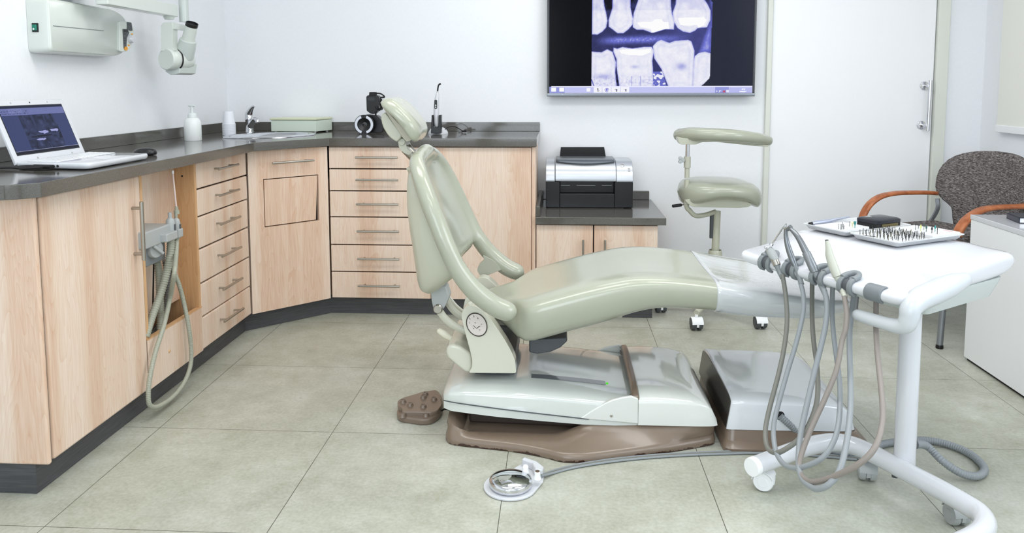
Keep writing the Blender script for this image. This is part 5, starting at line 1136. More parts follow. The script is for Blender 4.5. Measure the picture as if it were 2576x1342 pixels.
aw = [WY(x, y-4, Y) for x, y, Y in arm]; bm = BM(); tube(bm, aw, [.036, .037, .034, .032, .031, .030], seg=18, round_=True, flat=.9); part('arm_bar', bm, msage, st, ang=80)
bm = BM(); prism(bm, [WY(x, y, 3.78) for x, y in rpoly([(1705, 345), (1722, 348), (1800, 350), (1935, 366), (1933, 370), (1900, 368), (1800, 357), (1765, 358), (1752, 364), (1712, 364), (1706, 355)], 4, 3)], (0, .07, 0)); part('arm_bar_base', bm, mshell, st, bevel=.005)
px = TY2/F_PX; ps = S_(1729, 420).x; ps = WY(1729, 405, 3.82).x; z82 = lambda y: WY(1729, y, 3.82).z
bm = BM(); cyl(bm, V(ps, 3.82, z82(360)), V(ps, 3.82, z82(405)), 5*px, 16); part('post_rod', bm, mchrome, st)
bm = BM(); cyl(bm, V(ps, 3.82, z82(394)), V(ps, 3.82, z82(422)), 8.5*px, 20); cyl(bm, V(ps, 3.82, z82(422)), V(ps, 3.82, z82(448)), 6*px, 20)
tube(bm, [V(ps, 3.82, z82(452)), V(ps-.0, 3.82, z82(515)), WY(1735, 530, 3.83), WY(1750, 543, 3.85), WY(1775, 541, 3.88), WY(1800, 533, 3.90)], 6*px, seg=14); part('post_tube', bm, mshell, st)
bm = BM(); 
for x, y, r in ((1712, 399, 5), (1711, 407, 4.5), (1716, 403, 6)): p = WY(x, y, 3.81); lathe(bm, [(0, 0), (r*px, .002), (r*px, .018), (0, .02)], p+V(0, .01, 0), (0, -1, 0), 16)
cyl(bm, WY(1715, 403, 3.815), WY(1728, 405, 3.815), 3*px, 10); part('clamp_knob', bm, mmid, st)
bm = BM(); cyl(bm, WY(1692, 519, 3.8), WY(1714, 516, 3.82), 4*px, 12); lg_ = part('height_lever', bm, mblack, st, bevel=.002); bm = BM(); cyl(bm, WY(1714, 516, 3.82), WY(1790, 508, 3.9), 1.6*px, 8); part('lever_rod', bm, msteel, lg_)
gx = .785; bm = BM(); cyl(bm, V(gx, TY2, .33), V(gx+.004, TY2, S_(1, 517).z), 9.5*px, 20); part('column', bm, mshell, st)
bm = BM(); cyl(bm, V(gx-.02, TY2, .40), V(gx-.02, TY2, S_(1, 519).z), 5.5*px, 14); part('gas_spring', bm, mdgrey, st)
bm = BM(); lathe(bm, [(.05, .08), (.05, .11), (.034, .14), (.034, .33), (.03, .34), (.03, .30), (0, .30)], V(gx-.0, TY2, 0), seg=28); part('base_hub', bm, mshell, st)
cst = []
def castor(parent, c_, r, face=V(0, -1, 0), stem=.03, wheelm=None, w_=.020, dark=None):
    """twin-wheel castor standing on the floor under c_ (x,y); wheels' axle along face"""
    fx = V(face.x, face.y, 0).normalized(); C_ = V(c_.x, c_.y, r+.001); g_ = .006
    bm = BM()
    for s in (-1, 1): lathe(bm, [(0, g_), (r*.96, g_), (r, g_+.003), (r, g_+w_*.7), (r*.88, g_+w_), (r*.5, g_+w_), (r*.46, g_+w_+.002), (0, g_+w_+.002)], C_, fx*s, 28)
    p_ = part('castor', bm, dark or wheelm or mwhite, parent, ang=40)
    side_ = V(-fx.y, fx.x, 0); hood_ = []
    for k_ in range(11): a = math.radians(-20+k_*22); hood_.append(C_+side_*(r*1.06*math.cos(a))+V(0, 0, r*1.06*math.sin(a)))
    bm = BM(); prism(bm, [q_-fx*g_*.9 for q_ in hood_], fx*g_*1.8)
    hood2 = [C_+side_*(r*1.08*math.cos(math.radians(a)))+V(0, 0, r*1.08*math.sin(math.radians(a))) for a in range(20, 175, 14)]
    hi_ = [C_+side_*(r*1.0*math.cos(math.radians(a)))+V(0, 0, r*1.0*math.sin(math.radians(a))) for a in range(20, 175, 14)]
    prism(bm, [q_-fx*(g_+w_*1.05) for q_ in hood2+hi_[::-1]], fx*2*(g_+w_*1.05))
    cyl(bm, C_+V(0, 0, r*1.05), C_+V(0, 0, r*1.05+stem), .008, 14); part('castor_fork', bm, wheelm or mwhite, p_, ang=40)
for k_ in range(5):
    a = math.radians(238+72*k_+3); e_ = V(gx+.265*math.cos(a), TY2+.265*math.sin(a), 0)
    bm = BM(); tube(bm, [V(gx, TY2, .105), V(gx+(e_.x-gx)*.5, TY2+(e_.y-TY2)*.5, .10), V(e_.x, e_.y, .082)], [.026, .02, .014], seg=12); part('base_leg', bm, mshell, st)
    castor(st, e_, .030, V(1, .12, 0), .012, dark=mdgrey)

# ================= armchair =================
ac = thing('armchair', (1.8, 3.78, 0), 'brown-grey woven armchair with tan leather arms and steel legs, beside the desk', 'armchair')
FL, FR_, BL, BR_ = V(1.49, 3.93, 0), V(1.685, 3.463, 0), V(1.91, 4.09, 0), V(2.10, 3.63, 0)
for a, b, n_ in ((FL, FL+V(.02, 0, .44), 'leg'), (FR_, FR_+V(.02, .01, .44), 'leg'), (BL, BL+V(-.02, 0, .44), 'leg'), (BR_, BR_+V(-.02, 0, .44), 'leg')):
    bm = BM(); cyl(bm, a+V(0, 0, .012), b, .0135, 18); lg_ = part(n_, bm, malu, ac); bm = BM(); cyl(bm, a, a+V(0, 0, .018), .0165, 18, .015); part('foot_cap', bm, mblack, lg_, bevel=.003)
fwd = V(-.92, -.38, 0).normalized(); sd_ = V(.38, -.92, 0).normalized(); cen_ = (FL+FR_+BL+BR_)/4
def AC(f_, s_, z): return V(cen_.x, cen_.y, z)+fwd*f_+sd_*s_
bm = BM(); prism(bm, [AC(.24, -.22, .42), AC(.24, .22, .42), AC(-.2, .2, .42), AC(-.2, -.2, .42)], (0, 0, .06)); part('seat', bm, mfab, ac, bevel=.02, segs=4)
prof = [(-.13, .40), (-.15, .44), (-.165, .50), (-.175, .545), (-.215, .58), (-.245, .62), (-.252, .67), (-.245, .73), (-.215, .785), (-.16, .82), (-.08, .838), (0, .842)]
prof = [(a[0], a[1]) for a in cr(prof, 2)]; full = prof+[(-s_, z) for s_, z in prof[::-1][1:]]
def backpt(s_, z, off): curv = .07*(abs(s_)/.25)**2; return AC(-.285+curv-(z-.45)*.12+off, s_*1.06+.032, z)
bm = BM(); rings = []
for off, sc in ((.0, .90), (.008, .965), (.02, 1), (.032, .965), (.04, .90)):
    rings.append([backpt(s_*sc, .62+(z-.62)*sc, off-.02) for s_, z in full])
loft(bm, rings, cap=False)
for off, sc in ((-.02, .90), (.02, .90)):   # faces as strips so the curved surface stays smooth
    rows = [[backpt(s_*sc*t_, .62+(z-.62)*sc, off) for t_ in np.linspace(1, -1, 13)] for s_, z in prof]; grid(bm, rows)
bmesh.ops.remove_doubles(bm, verts=bm.verts, dist=.0008)
part('backrest', bm, mfab, ac, ang=70)
bm = BM(); rows = [[backpt(s_*.9*t_, .62+(z-.62)*.9, -.026) for t_ in np.linspace(1, -1, 13)] for s_, z in prof]; grid(bm, rows); o = part('back_board', bm, mat('lilac_grey_board', rgb(196, 200, 222), .5), ac); sdm = o.modifiers.new('s', 'SOLIDIFY'); sdm.thickness = .004
def arm_(nm, pts, ws, upn):
    bm = BM(); q_ = cr([tuple(p) for p in pts], 6); n_ = len(q_); rings = []
    for i in range(n_):
        p = V(*q_[i]); t_ = (V(*q_[min(i+1, n_-1)])-V(*q_[max(i-1, 0)])).normalized(); u_ = sd_; nn_ = t_.cross(u_).normalized(); w_ = float(np.interp(i/(n_-1), [0, .06, .3, 1], ws)); th = .010
        rings.append([p+u_*w_*math.copysign(abs(math.cos(a))**.6, math.cos(a))+nn_*th*math.copysign(abs(math.sin(a))**.7, math.sin(a)) for a in [2*PI*k_/16 for k_ in range(16)]])
    loft(bm, rings); part(nm, bm, morange, ac, ang=60)
fpts = [(2358, 487), (2330, 485), (2290, 485), (2250, 487), (2215, 495), (2190, 512), (2175, 533), (2167, 556)]
Ys = [4.02, 4.0, 3.98, 3.96, 3.94, 3.93, 3.92, 3.91]
arm_('armrest', [WY(x, y, Y) for (x, y), Y in zip(fpts, Ys)], [.008, .022, .024, .022], None)
npts = [(2620, 512), (2575, 519), (2530, 521), (2490, 524), (2460, 533), (2435, 550), (2418, 570), (2406, 594)]
Ys = [3.64, 3.62, 3.59, 3.56, 3.53, 3.5, 3.48, 3.47]
arm_('armrest', [WY(x, y, Y) for (x, y), Y in zip(npts, Ys)], [.02, .026, .026, .024], None)
for leg_, tp in ((FL, WY(2168, 552, 3.92)), (FR_, WY(2404, 596, 3.47))):
    bm = BM(); tube(bm, [leg_+V(.02, 0, .42), (leg_+V(.02, 0, .42)).lerp(tp, .6), tp], .010, seg=10); part('arm_support', bm, malu, ac)
for leg_, tp in ((BL, WY(2359, 490, 4.02)), (BR_, V(2.13, 3.66, .60))):
    bm = BM(); tube(bm, [leg_+V(-.02, 0, .42), tp-V(0, 0, .08), tp-V(0, 0, .02)], .011, seg=10); part('arm_support', bm, malu, ac)

# ================= desk =================
DXL = 1.722; DYB = 3.33; DZ_ = .622
dk = thing('desk', (2.0, 2.7, 0), 'plain white box-shaped desk at the right edge of the picture', 'desk')
part('desk_body', box(BM(), (DXL, 1.2, .012), (XR-.005, DYB, DZ_-.02)), mwhite, dk, bevel=.002)
part('desk_top', box(BM(), (DXL-.002, 1.195, DZ_-.02), (XR-.004, DYB+.004, DZ_)), mgloss, dk, bevel=.002)
part('desk_base', box(BM(), (DXL+.01, 1.22, 0), (XR-.01, DYB-.01, .012)), mblackm, dk, smooth=False)
# two thin hard-bound books
for i, (x, y, lab) in enumerate(((2546, 541, 'thin hardbound book with dark cover lying on the desk corner, nearer the armchair'),)):
    a_ = WZ(2541, 551, DZ_); a_.y = 3.18; a_.x = WY(2541, 545, 3.18).x
    bk_ = thing('book', (a_.x+.1, a_.y, DZ_), 'hardbound book with black cover and white pages lying flat on the white desk', 'book')
    def bq(u, v_, z): return V(a_.x+u*.18+v_*.02, a_.y-u*.03+v_*.12-.06, z)
    bm = BM()
    prism(bm, [bq(0, 0, DZ_), bq(1, 0, DZ_), bq(1, 1, DZ_), bq(0, 1, DZ_)], (0, 0, .003)); prism(bm, [bq(0, 0, DZ_+.021), bq(1, 0, DZ_+.021), bq(1, 1, DZ_+.021), bq(0, 1, DZ_+.021)], (0, 0, .003)); prism(bm, [bq(0, 0, DZ_), bq(.02, 0, DZ_), bq(.02, 1, DZ_), bq(0, 1, DZ_)], (0, 0, .024)); part('cover', bm, mat('book_cover', rgb(30, 30, 48), .4), bk_, smooth=False)
    bm = BM(); prism(bm, [bq(.03, .03, DZ_+.003), bq(.97, .03, DZ_+.003), bq(.97, .97, DZ_+.003), bq(.03, .97, DZ_+.003)], (0, 0, .018)); part('pages', bm, mwhite, bk_, smooth=False)

# ================= instrument cart =================
EU, EV = V(.872, .49, 0), V(.49, -.872, 0)
def CU(u, v_, z): p = EU*u+EV*v_; return V(p.x, p.y, z)
PB = V(.977, 2.171, 0)
ic = thing('instrument_cart', (PB.x, PB.y, 0), 'white mobile dental instrument cart on a bent tube base with castors', 'dental cart')
# base tube
btp = [(1893, 1176), (1960, 1150), (2030, 1125), (2090, 1114), (2140, 1120), (2200, 1145), (2275, 1185), (2360, 1230), (2430, 1270), (2466, 1295), (2478, 1322), (2458, 1349), (2400, 1377), (2330, 1408)]
bpts = [WZ(x, y, .096) for x, y in btp]
bm = BM(); tube(bm, bpts, .0262, k=6, seg=24); part('base_tube', bm, mgloss, ic, ang=60)
dd_ = (bpts[0]-bpts[1]).normalized(); bm = BM(); lathe(bm, [(.0266, -.012), (.0268, .002), (.025, .006), (0, .0065)], bpts[0], dd_, 28); part('end_cap', bm, mwhite, ic, ang=50)
bm = BM(); cyl(bm, V(PB.x, PB.y, .09), V(PB.x-.002, PB.y, .60), .0285, 32); part('column', bm, mgloss, ic, ang=60)
for (x, y), fdir in (((1924, 1236), V(-.45, -1, 0)), ((2184, 1213), V(.95, -.2, 0)), ((2412, 1326), V(1, .15, 0))):
    castor(ic, WZ(x, y, 0)+V(0, .012, 0), .029, fdir, .016, mmid if x > 2000 else mwhite, .018)
castor(ic, WZ(2330, 1440, 0), .029, V(1, .1, 0), .016, mmid, .018)
bm = BM(); p_ = WZ(2252, 1188, .07); cyl(bm, V(p_.x, p_.y, .055), V(p_.x, p_.y, .09), .009, 14); part('base_bolt', bm, mdgrey, ic)
# head shell
ring_u = [(1.717, .618), (1.723, .603), (1.742, .596), (1.85, .602), (2.15, .606), (2.262, .613), (2.308, .638), (2.312, .666), (2.286, .688), (2.12, .690), (1.958, .689), (1.940, .674), (1.895, .660), (1.755, .637), (1.724, .631)]
def hring(v_, s_, drop, shift=0.):
    um, zm = 2.0, .64; out = []; rt = max(0, min(1, (v_+1.50)/.14)); rt = rt*rt*(3-2*rt)
    for i, (u, z) in enumerate(ring_u):
        if i in (7, 8, 9, 10, 11): z -= drop*(.12 if i < 9 else .45 if i == 9 else .9)
        elif i == 12: z -= drop*.3
        uu = um+(u-um)*(1-(1-s_)*.16)+shift; zz = zm+(z-zm)*s_; out.append(CU(uu, v_-.068*rt*max(0, (uu-1.74))/.53, zz))
    return out
bm = BM()
loft(bm, [hring(-1.895, .35, .0), hring(-1.890, .75, 0), hring(-1.875, .96, 0), hring(-1.84, 1, 0), hring(-1.70, 1, 0), hring(-1.52, 1, 0), hring(-1.50, 1, .001), hring(-1.43, 1, .022), hring(-1.35, 1, .028), hring(-1.315, .97, .030), hring(-1.300, .80, .030), hring(-1.294, .4, .03)])
part('instrument_head', bm, mgloss, ic, sub=2)
# grey-green tub underneath
def tr(s_, z, du=0): return [CU(u, v_, z) for u, v_ in [(p.x, p.y) for p in rpoly([(2.02+(-.17)*s_+du, -1.60-.18*s_), (2.02+.22*s_+du, -1.60-.18*s_), (2.02+.22*s_+du, -1.60+.235*s_), (2.02-.17*s_+du, -1.60+.285*s_)], .03, 4)]]
bm = BM(); loft(bm, [tr(.84, .548), tr(.92, .553), tr(.99, .600), tr(1.0, .612)]); part('under_tub', bm, mtub, ic, ang=40)
bm = BM(); cyl(bm, V(PB.x, PB.y, .54), V(PB.x, PB.y, .60), .034, 24, .05); part('column_socket', bm, mtub, ic)
# tray plateau rim
# handle: along the end face, down and back under the rail
hpts = [CU(1.99, -1.320, .640), CU(1.92, -1.308, .636), CU(1.84, -1.298, .628), CU(1.775, -1.294, .617), CU(1.745, -1.291, .600), CU(1.740, -1.291, .578), CU(1.738, -1.297, .558), CU(1.736, -1.315, .548), CU(1.735, -1.345, .545), CU(1.735, -1.405, .544), CU(1.735, -1.44, .544)]
bm = BM(); tube(bm, hpts, [.020, .029, .031, .0295, .0262, .0240, .0225, .0200, .0178, .0166, .0155], seg=20, round_=True); part('handle', bm, mmid if False else mat('handle_grey', rgb(200, 205, 209), .3, coat=.2), ic, ang=70)
# grey clips on the front rail
def rail(v_): return CU(1.737, v_, .6165)
def vpx(x, y):    # rail position under a pixel
    p = WZ(x, y, .6165); return p.dot(EV)
holders = [(1946, 662), (2000, 680), (2054, 702), (2114, 724)]
hv = [vpx(*h_) for h_ in holders]; HVS = hv
def halfring(v0, v1, r0, r1, a0, a1, n=16, taper=False):
    """band wrapped over the rail between v0 and v1; angles measured from +u over the top to the front"""
    rings = []
    for i in range(n+1):
        a = math.radians(a0+(a1-a0)*i/n)
        w0 = .5*(v0+v1); k_ = 1-.55*max(0, (i/n-.0) < .18)*(1-(i/n)/.18) if taper else 1
        va, vb = w0+(v0-w0)*k_, w0+(v1-w0)*k_
        rings.append([CU(1.738+r*math.cos(a), vv_, .6165+r*math.sin(a)) for r, vv_ in ((r0, va), (r1, va), (r1, vb), (r0, vb))])
    return rings
clipm = mgrey
def clip(v_):
    e_ = thing('x', (0, 0, 0), None, None) if False else None
    bm = BM(); loft(bm, halfring(v_-.026, v_-.012, .018, .0255, 60, 262)); loft(bm, halfring(v_+.008, v_+.022, .018, .0265, 55, 262))
    # cradle loop rising behind the instrument
    tube(bm, [CU(1.728, v_-.019, .638), CU(1.744, v_-.020, .642), CU(1.758, v_-.009, .648), CU(1.761, v_+.006, .649), CU(1.750, v_+.016, .645), CU(1.730, v_+.016, .638)], .0078, seg=12)
    p_ = part('holder_clip', bm, clipm, ic, bevel=.002, ang=50)
    bm = BM(); loft(bm, halfring(v_-.014, v_+.010, .017, .0195, 70, 255)); part('holder_seat', bm, mdgrey, p_, ang=50)
for v_ in hv: clip(v_)
v5 = vpx(2164, 746); bm = BM(); loft(bm, halfring(v5-.026, v5+.026, .017, .0235, 5, 258, taper=True))
part('holder_cover', bm, mat('cover_grey', rgb(118, 124, 128), .4), ic, bevel=.003, ang=60, label='plain grey cover on the end of the rail')

# hand instruments (each its own thing, with its hose)
def Yr(x): return 2.395-(x-1930)*.00122
def IP(x, y, off=0.):   # point on the hanging plane, swinging out toward the camera lower down
    Y = Yr(x)-.03-.36*(max(0, (y-720))/500)**1.35+off; return WY(x, y, Y)
def hose(parent, pts, back, r, m, n_front):
    P_ = []; n_ = len(pts)
    for i, (x, y) in enumerate(pts):
        t_ = max(0, (i-n_front)/(n_-1-n_front)); P_.append(IP(x, y, back*t_*t_*(3-2*t_)))
    bm = BM(); tube(bm, P_, r, seg=12, k=6); return part('hose', bm, m, parent, ang=80)
HA = [(1968, 690), (1976, 740), (1980, 800), (1975, 860), (1961, 932), (1933, 1040), (1925, 1093), (1932, 1129), (1953, 1140), (1979, 1129), (2011, 1104), (2039, 1061), (2056, 1004), (2056, 932), (2047, 860), (2043, 800), (2043, 722), (2044, 664)]
HB = [(2014, 712), (2021, 745), (2020, 790), (2004, 860), (1982, 932), (1957, 1022), (1946, 1075), (1950, 1129), (1968, 1165), (1996, 1178), (2032, 1172), (2075, 1147), (2104, 1093), (2113, 1022), (2111, 950), (2099, 860), (2094, 800), (2094, 745), (2096, 684)]
HC_ = [(2072, 728), (2080, 760), (2078, 810), (2068, 860), (2050, 932), (2029, 1022), (2014, 1093), (2009, 1165), (2018, 1205), (2040, 1226), (2061, 1231), (2090, 1215), (2115, 1176), (2133, 1093), (2140, 1004), (2137, 860), (2141, 800), (2148, 745), (2150, 700)]
HD = [(2124, 745), (2130, 790), (2127, 830), (2118, 860), (2104, 932), (2075, 1004), (2047, 1065), (2025, 1118), (2011, 1165), (2014, 1194), (2032, 1211), (2061, 1212), (2111, 1194), (2165, 1165), (2201, 1126), (2219, 1068), (2219, 1004), (2208, 896), (2204, 830), (2204, 765), (2206, 715)]
def inst(name, label, cat): return thing(name, tuple(IP(*holders[ix_])), label, cat)
def ipt(x, y, dY=0.): return WY(x, y, Yr(x)-.022+dY)
PXI = 2.25/F_PX
# 1 syringe
ix_ = 0; s1 = inst('air_water_syringe', 'steel three-way air and water syringe in the first holder from the left', 'dental handpiece')
bm = BM(); sweep(bm, [ipt(x, y) for x, y in ((1934, 626), (1938, 632), (1944, 643), (1951, 655))], [9*PXI, 11*PXI, 11*PXI, 9.5*PXI], 18); hd_ = part('syringe_head', bm, mmid, s1, ang=60)
bm = BM()
for x, y in ((1928, 624), (1933, 625)): lathe(bm, [(0, 0), (.005, 0), (.005, .006), (.003, .008), (0, .008)], ipt(x, y, -.006), (-.5, -.6, .3), 14)
part('button', bm, mchrome, hd_)
bm = BM(); tube(bm, [ipt(1942, 616), ipt(1956, 594), ipt(1972, 571), ipt(1978, 563)], [.0028, .0024, .002, .0016], seg=8); part('nozzle', bm, mchrome, s1)
bm = BM(); lathe(bm, [(.007, 0), (.007, .006), (.004, .008), (0, .008)], ipt(1940, 618), (.4, 0, .9), 14); part('collar', bm, mchrome, s1)
bm = BM(); sweep(bm, [ipt(1931, 630), ipt(1939, 640), ipt(1946, 652), ipt(1953, 664)], [9.5*PXI, 9*PXI, 9*PXI, 9*PXI], 16); part('syringe_neck', bm, mgrey, s1)
bm = BM(); cyl(bm, ipt(1947, 650), ipt(1955, 668), 10*PXI, 18); part('steel_sleeve', bm, msteel, s1)
bm = BM(); tube(bm, [ipt(1955, 668), ipt(1962, 685), IP(1969, 700)], [8*PXI, 7.5*PXI, 7*PXI], seg=14); part('strain_relief', bm, mgrey, s1)
hose(s1, HA, .13, .0068, mhose, 8)
# 2 contra-angle
ix_ = 1; s2_ = inst('turbine_handpiece', 'slim dark steel turbine handpiece upright in the second holder', 'dental handpiece')
mst = mat('handpiece_steel', rgb(128, 132, 136), .32, .75)
bm = BM(); sweep(bm, [a[:3] for a in cr([tuple(ipt(x, y)) for x, y in ((1977, 575), (1977, 592), (1980, 612), (1986, 633), (1993, 652), (2000, 669))], 4)], list(np.interp(np.linspace(0, 1, 21), [0, .2, .5, .8, 1], [4.6*PXI, 5.4*PXI, 7.5*PXI, 8.5*PXI, 6.5*PXI])), 18); part('handpiece_body', bm, mst, s2_, ang=70)
bm = BM(); cyl(bm, ipt(1974, 575), ipt(1986, 571), 5.2*PXI, 16); tube(bm, [ipt(1979, 570), ipt(1981, 562)], .0016, seg=8); part('turbine_head', bm, mchrome, s2_, bevel=.001)
bm = BM(); tube(bm, [ipt(2000, 669), ipt(2006, 684), ipt(2011, 698), IP(2016, 716)], [6*PXI, 6*PXI, 6.5*PXI, 7*PXI], seg=14); part('strain_relief', bm, mgrey, s2_)
hose(s2_, HB, .13, .0068, mhosec, 9)
# 3 contra-angle with motor
ix_ = 2; s3_ = inst('contra_angle_handpiece', 'thick steel bent handpiece with motor in the third holder', 'dental handpiece')
bm = BM(); sweep(bm, [a[:3] for a in cr([tuple(ipt(x, y)) for x, y in ((1984, 573), (1994, 581), (2006, 595), (2016, 612), (2023, 626), (2029, 638))], 4)], list(np.interp(np.linspace(0, 1, 21), [0, .15, .4, .8, 1], [5*PXI, 5.*PXI, 7*PXI, 8.4*PXI, 8.6*PXI])), 18); part('handpiece_body', bm, mst, s3_, ang=70)
bm = BM(); cyl(bm, ipt(1981, 578), ipt(1990, 570), 5.5*PXI, 16); part('angle_head', bm, mst, s3_, bevel=.001)
bm = BM(); sweep(bm, [ipt(2028, 636), ipt(2032, 645), ipt(2046, 676), ipt(2047, 679), ipt(2051, 686)], [10.4*PXI, 10.8*PXI, 11.2*PXI, 10.4*PXI, 9*PXI], 22); part('motor', bm, mat('motor_grey', rgb(136, 140, 143), .35, .5), s3_, ang=50)
bm = BM(); tube(bm, [ipt(2051, 686), ipt(2058, 702), ipt(2065, 716), IP(2074, 735)], [8*PXI, 7*PXI, 7.4*PXI, 7.2*PXI], seg=14); part('strain_relief', bm, mgrey, s3_)
hose(s3_, HC_, .12, .0075, mhosec, 10)
# 4 scaler
ix_ = 3; s4_ = inst('scaler_handpiece', 'ivory tapered scaler handpiece with an open tip in the fourth holder', 'dental handpiece')
msc = mat('scaler_ivory', rgb(188, 190, 178), .35)
bm = BM(); sweep(bm, [ipt(x, y) for x, y in ((2080, 606), (2084, 625), (2086, 640), (2091, 656), (2096, 670), (2103, 688), (2107, 697))], [4.6*PXI, 7*PXI, 9.4*PXI, 10.6*PXI, 11*PXI, 11*PXI, 10*PXI], 22); part('handpiece_body', bm, msc, s4_, ang=60)
bm = BM(); lathe(bm, [(2.5*PXI, -.006), (2.6*PXI, .001), (4.2*PXI, .001), (4.4*PXI, -.002)], ipt(2080, 605), (-.1, 0, 1), 16); part('tip_opening', bm, mdgrey, s4_)
bm = BM(); sweep(bm, [ipt(2107, 697), ipt(2112, 712), ipt(2119, 728), IP(2126, 748)], [9*PXI, 6*PXI, 7.4*PXI, 6.5*PXI], 16); part('strain_relief', bm, msc, s4_)
hose(s4_, HD, .10, .0070, mhosew, 11)

# supply hose from the utility box, under the base tube, round and up to the column
bm = BM(); HP = [WY(1962, 1047, 2.44)] + [WZ(x, y, z) for x, y, z in ((1985, 1068, .085), (2012, 1092, .05), (2045, 1112, .025), (2095, 1135, .014), (2145, 1141, .013), (2185, 1135, .013), (2215, 1120, .013), (2260, 1112, .013), (2320, 1108, .013), (2375, 1116, .013), (2430, 1137, .013), (2466, 1164, .013), (2476, 1186, .013), (2455, 1199, .015), (2415, 1190, .03), (2370, 1160, .06), (2330, 1122, .09), (2304, 1098, .112))]
HP[-1] = V(1.0, 2.192, .145)
corr(bm, HP, .0118, .0075, .16, 14, 6); part('supply_hose', bm, mhosec, None, label='thick ribbed light grey hose curling over the floor from utility box to cart', cat='hose', ang=80)
bm = BM(); lathe(bm, [(0, 0), (.017, 0), (.017, .012), (0, .012)], V(1.0, 2.19, .148), (1, .4, 0), 20); part('hose_inlet', bm, mdgrey, ic)

# trays
ZP = .6915
def tray(name_label, u0, u1, v0, v1):
    t_ = thing('instrument_tray', tuple(CU((u0+u1)/2, (v0+v1)/2, ZP)), name_label, 'tray', 'white instrument trays')
    def rg(g_, z, r=.012): return [CU(p.x, p.y, z) for p in rpoly([(u0-g_, v0-g_), (u1+g_, v0-g_), (u1+g_, v1+g_), (u0-g_, v1+g_)], r, 4)]
    bm = BM(); loft(bm, [rg(-.012, ZP), rg(-.008, ZP+.0015), rg(-.002, ZP+.012), rg(.004, ZP+.0145), rg(.004, ZP+.0165), rg(-.003, ZP+.0160), rg(-.010, ZP+.0045), rg(-.014, ZP+.003)])
    part('tray_shell', bm, mat('tray_white', rgb(208, 210, 212), .25), t_, ang=40)
tray('white tray farther from the column, holding a black case and a steel handpiece', 1.975, 2.27, -1.865, -1.695)
tray('white tray nearer the column, crowded with drill bits in stands', 1.975, 2.27, -1.678, -1.512)
FZ = ZP+.0045
def block(label, u0, u1, v0, v1, h, pips, m=None):
    t_ = thing('bur_stand', tuple(CU((u0+u1)/2, (v0+v1)/2, FZ)), label, 'bur stand')
    bm = BM(); prism(bm, [CU(u0, v0, FZ), CU(u1, v0, FZ), CU(u1, v1, FZ), CU(u0, v1, FZ)], (0, 0, h)); p_ = part('block', bm, m or mat('stand_white', rgb(222, 223, 224), .3), t_, bevel=.0018)
    bm = BM()
    for u, v_ in pips: lathe(bm, [(.0016, 0), (.0016, .0002), (0, .0002)], CU(u, v_, FZ+h), seg=8)
    o = part('pin_holes', bm, mmid, p_, smooth=False); o['kind'] = 'stuff'; return t_
# burs: prototypes
def burm(kind, col=None):
    bm = BM(); h = {'long': .020, 'short': .012, 'fine': .017}.get(kind, .018)
    if kind in ('long', 'short', 'fine'): lathe(bm, [(0, 0), (.0008, 0), (.0008, h*.6), (.0005, h*.64), (.0011 if kind != 'fine' else .0007, h*.7), (.0010, h*.93), (0, h)], V(0, 0, 0), seg=8)
    elif kind == 'flame': lathe(bm, [(0, 0), (.0009, 0), (.0009, .009), (.0024, .011), (.0026, .014), (.0012, .019), (0, .021)], V(0, 0, 0), seg=12)
    elif kind == 'cup': lathe(bm, [(0, 0), (.001, 0), (.001, .008), (.002, .009), (.0042, .021), (.0036, .0212), (0, .018)], V(0, 0, 0), seg=14)
    elif kind == 'dome': lathe(bm, [(0, 0), (.001, 0), (.0022, .006), (.0022, .010), (.001, .012), (.0046, .013), (.005, .016), (.003, .019), (0, .02)], V(0, 0, 0), seg=14)
    return bm
mbur = mat('bur_steel', rgb(88, 88, 90), .3, .8); mburd = mat('bur_dark', rgb(40, 40, 42), .35, .5); mbgold = mat('bur_brass', rgb(120, 116, 96), .3, .7)
protos = {}
def bur(kind, mkey_, u, v_, z, lab, grp, tilt=0.):
    k_ = (kind, mkey_.name)
    if k_ not in protos: o = part('dental_bur', burm(kind), mkey_, org=(0, 0, 0), ang=40); protos[k_] = o
    else: o = protos[k_].copy(); COL.objects.link(o)
    o.location = CU(u, v_, z); o.rotation_euler = (random.uniform(-tilt, tilt), random.uniform(-tilt, tilt), random.uniform(0, 6)); _tag(o, lab, 'dental bur', grp)
# left stand (far tray)
H1_ = .012; pips = [(1.995+.014*i, -1.855+.012*j) for i in range(9) for j in range(5)]
block('small white stand in the far tray with a few burs and polishers', 1.985, 2.115, -1.83, -1.725, H1_, [(2.0+.0145*i, -1.822+.017*j) for i in range(8) for j in range(6)])
def uvpx(x, y, z): p = WZ(x, y, z); return p.dot(EU), p.dot(EV)
def onstand(x, y, z, box_):
    u, v_ = uvpx(x, y, z); u0, u1, v0, v1 = box_; return min(max(u, u0+.006), u1-.006), min(max(v_, v0+.006), v1-.006)
B1 = (1.985, 2.115, -1.83, -1.725)
for x, y in ((2110, 577), (2119, 572), (2129, 579), (2137, 570), (2138, 583), (2147, 584)):
    u, v_ = onstand(x, y, FZ+H1_, B1); bur('fine', mbur, u, v_, FZ+H1_, 'plain thin steel bur standing in the small stand of the far tray', 'thin burs in the far tray stand')
for x, y, k_, m_, lab in ((2144, 573, 'dome', mat('poly_cream', rgb(226, 222, 180), .6), 'cream mushroom-shaped polisher in the far tray stand'), (2152, 574, 'flame', mteal, 'small teal pointed polisher in the far tray stand'), (2162, 576, 'flame', mat('poly_white', rgb(232, 232, 222), .6), 'white egg-shaped polisher in the far tray stand'), (2171, 578, 'cup', mteal, 'teal cup-shaped polisher at the right of the far tray stand'), (2152, 583, 'short', mburd, 'stubby dark bur at the right front of the far tray stand'), ):
    u, v_ = onstand(x, y, FZ+H1_, B1); bur(k_, m_, u, v_, FZ+H1_, lab, None)
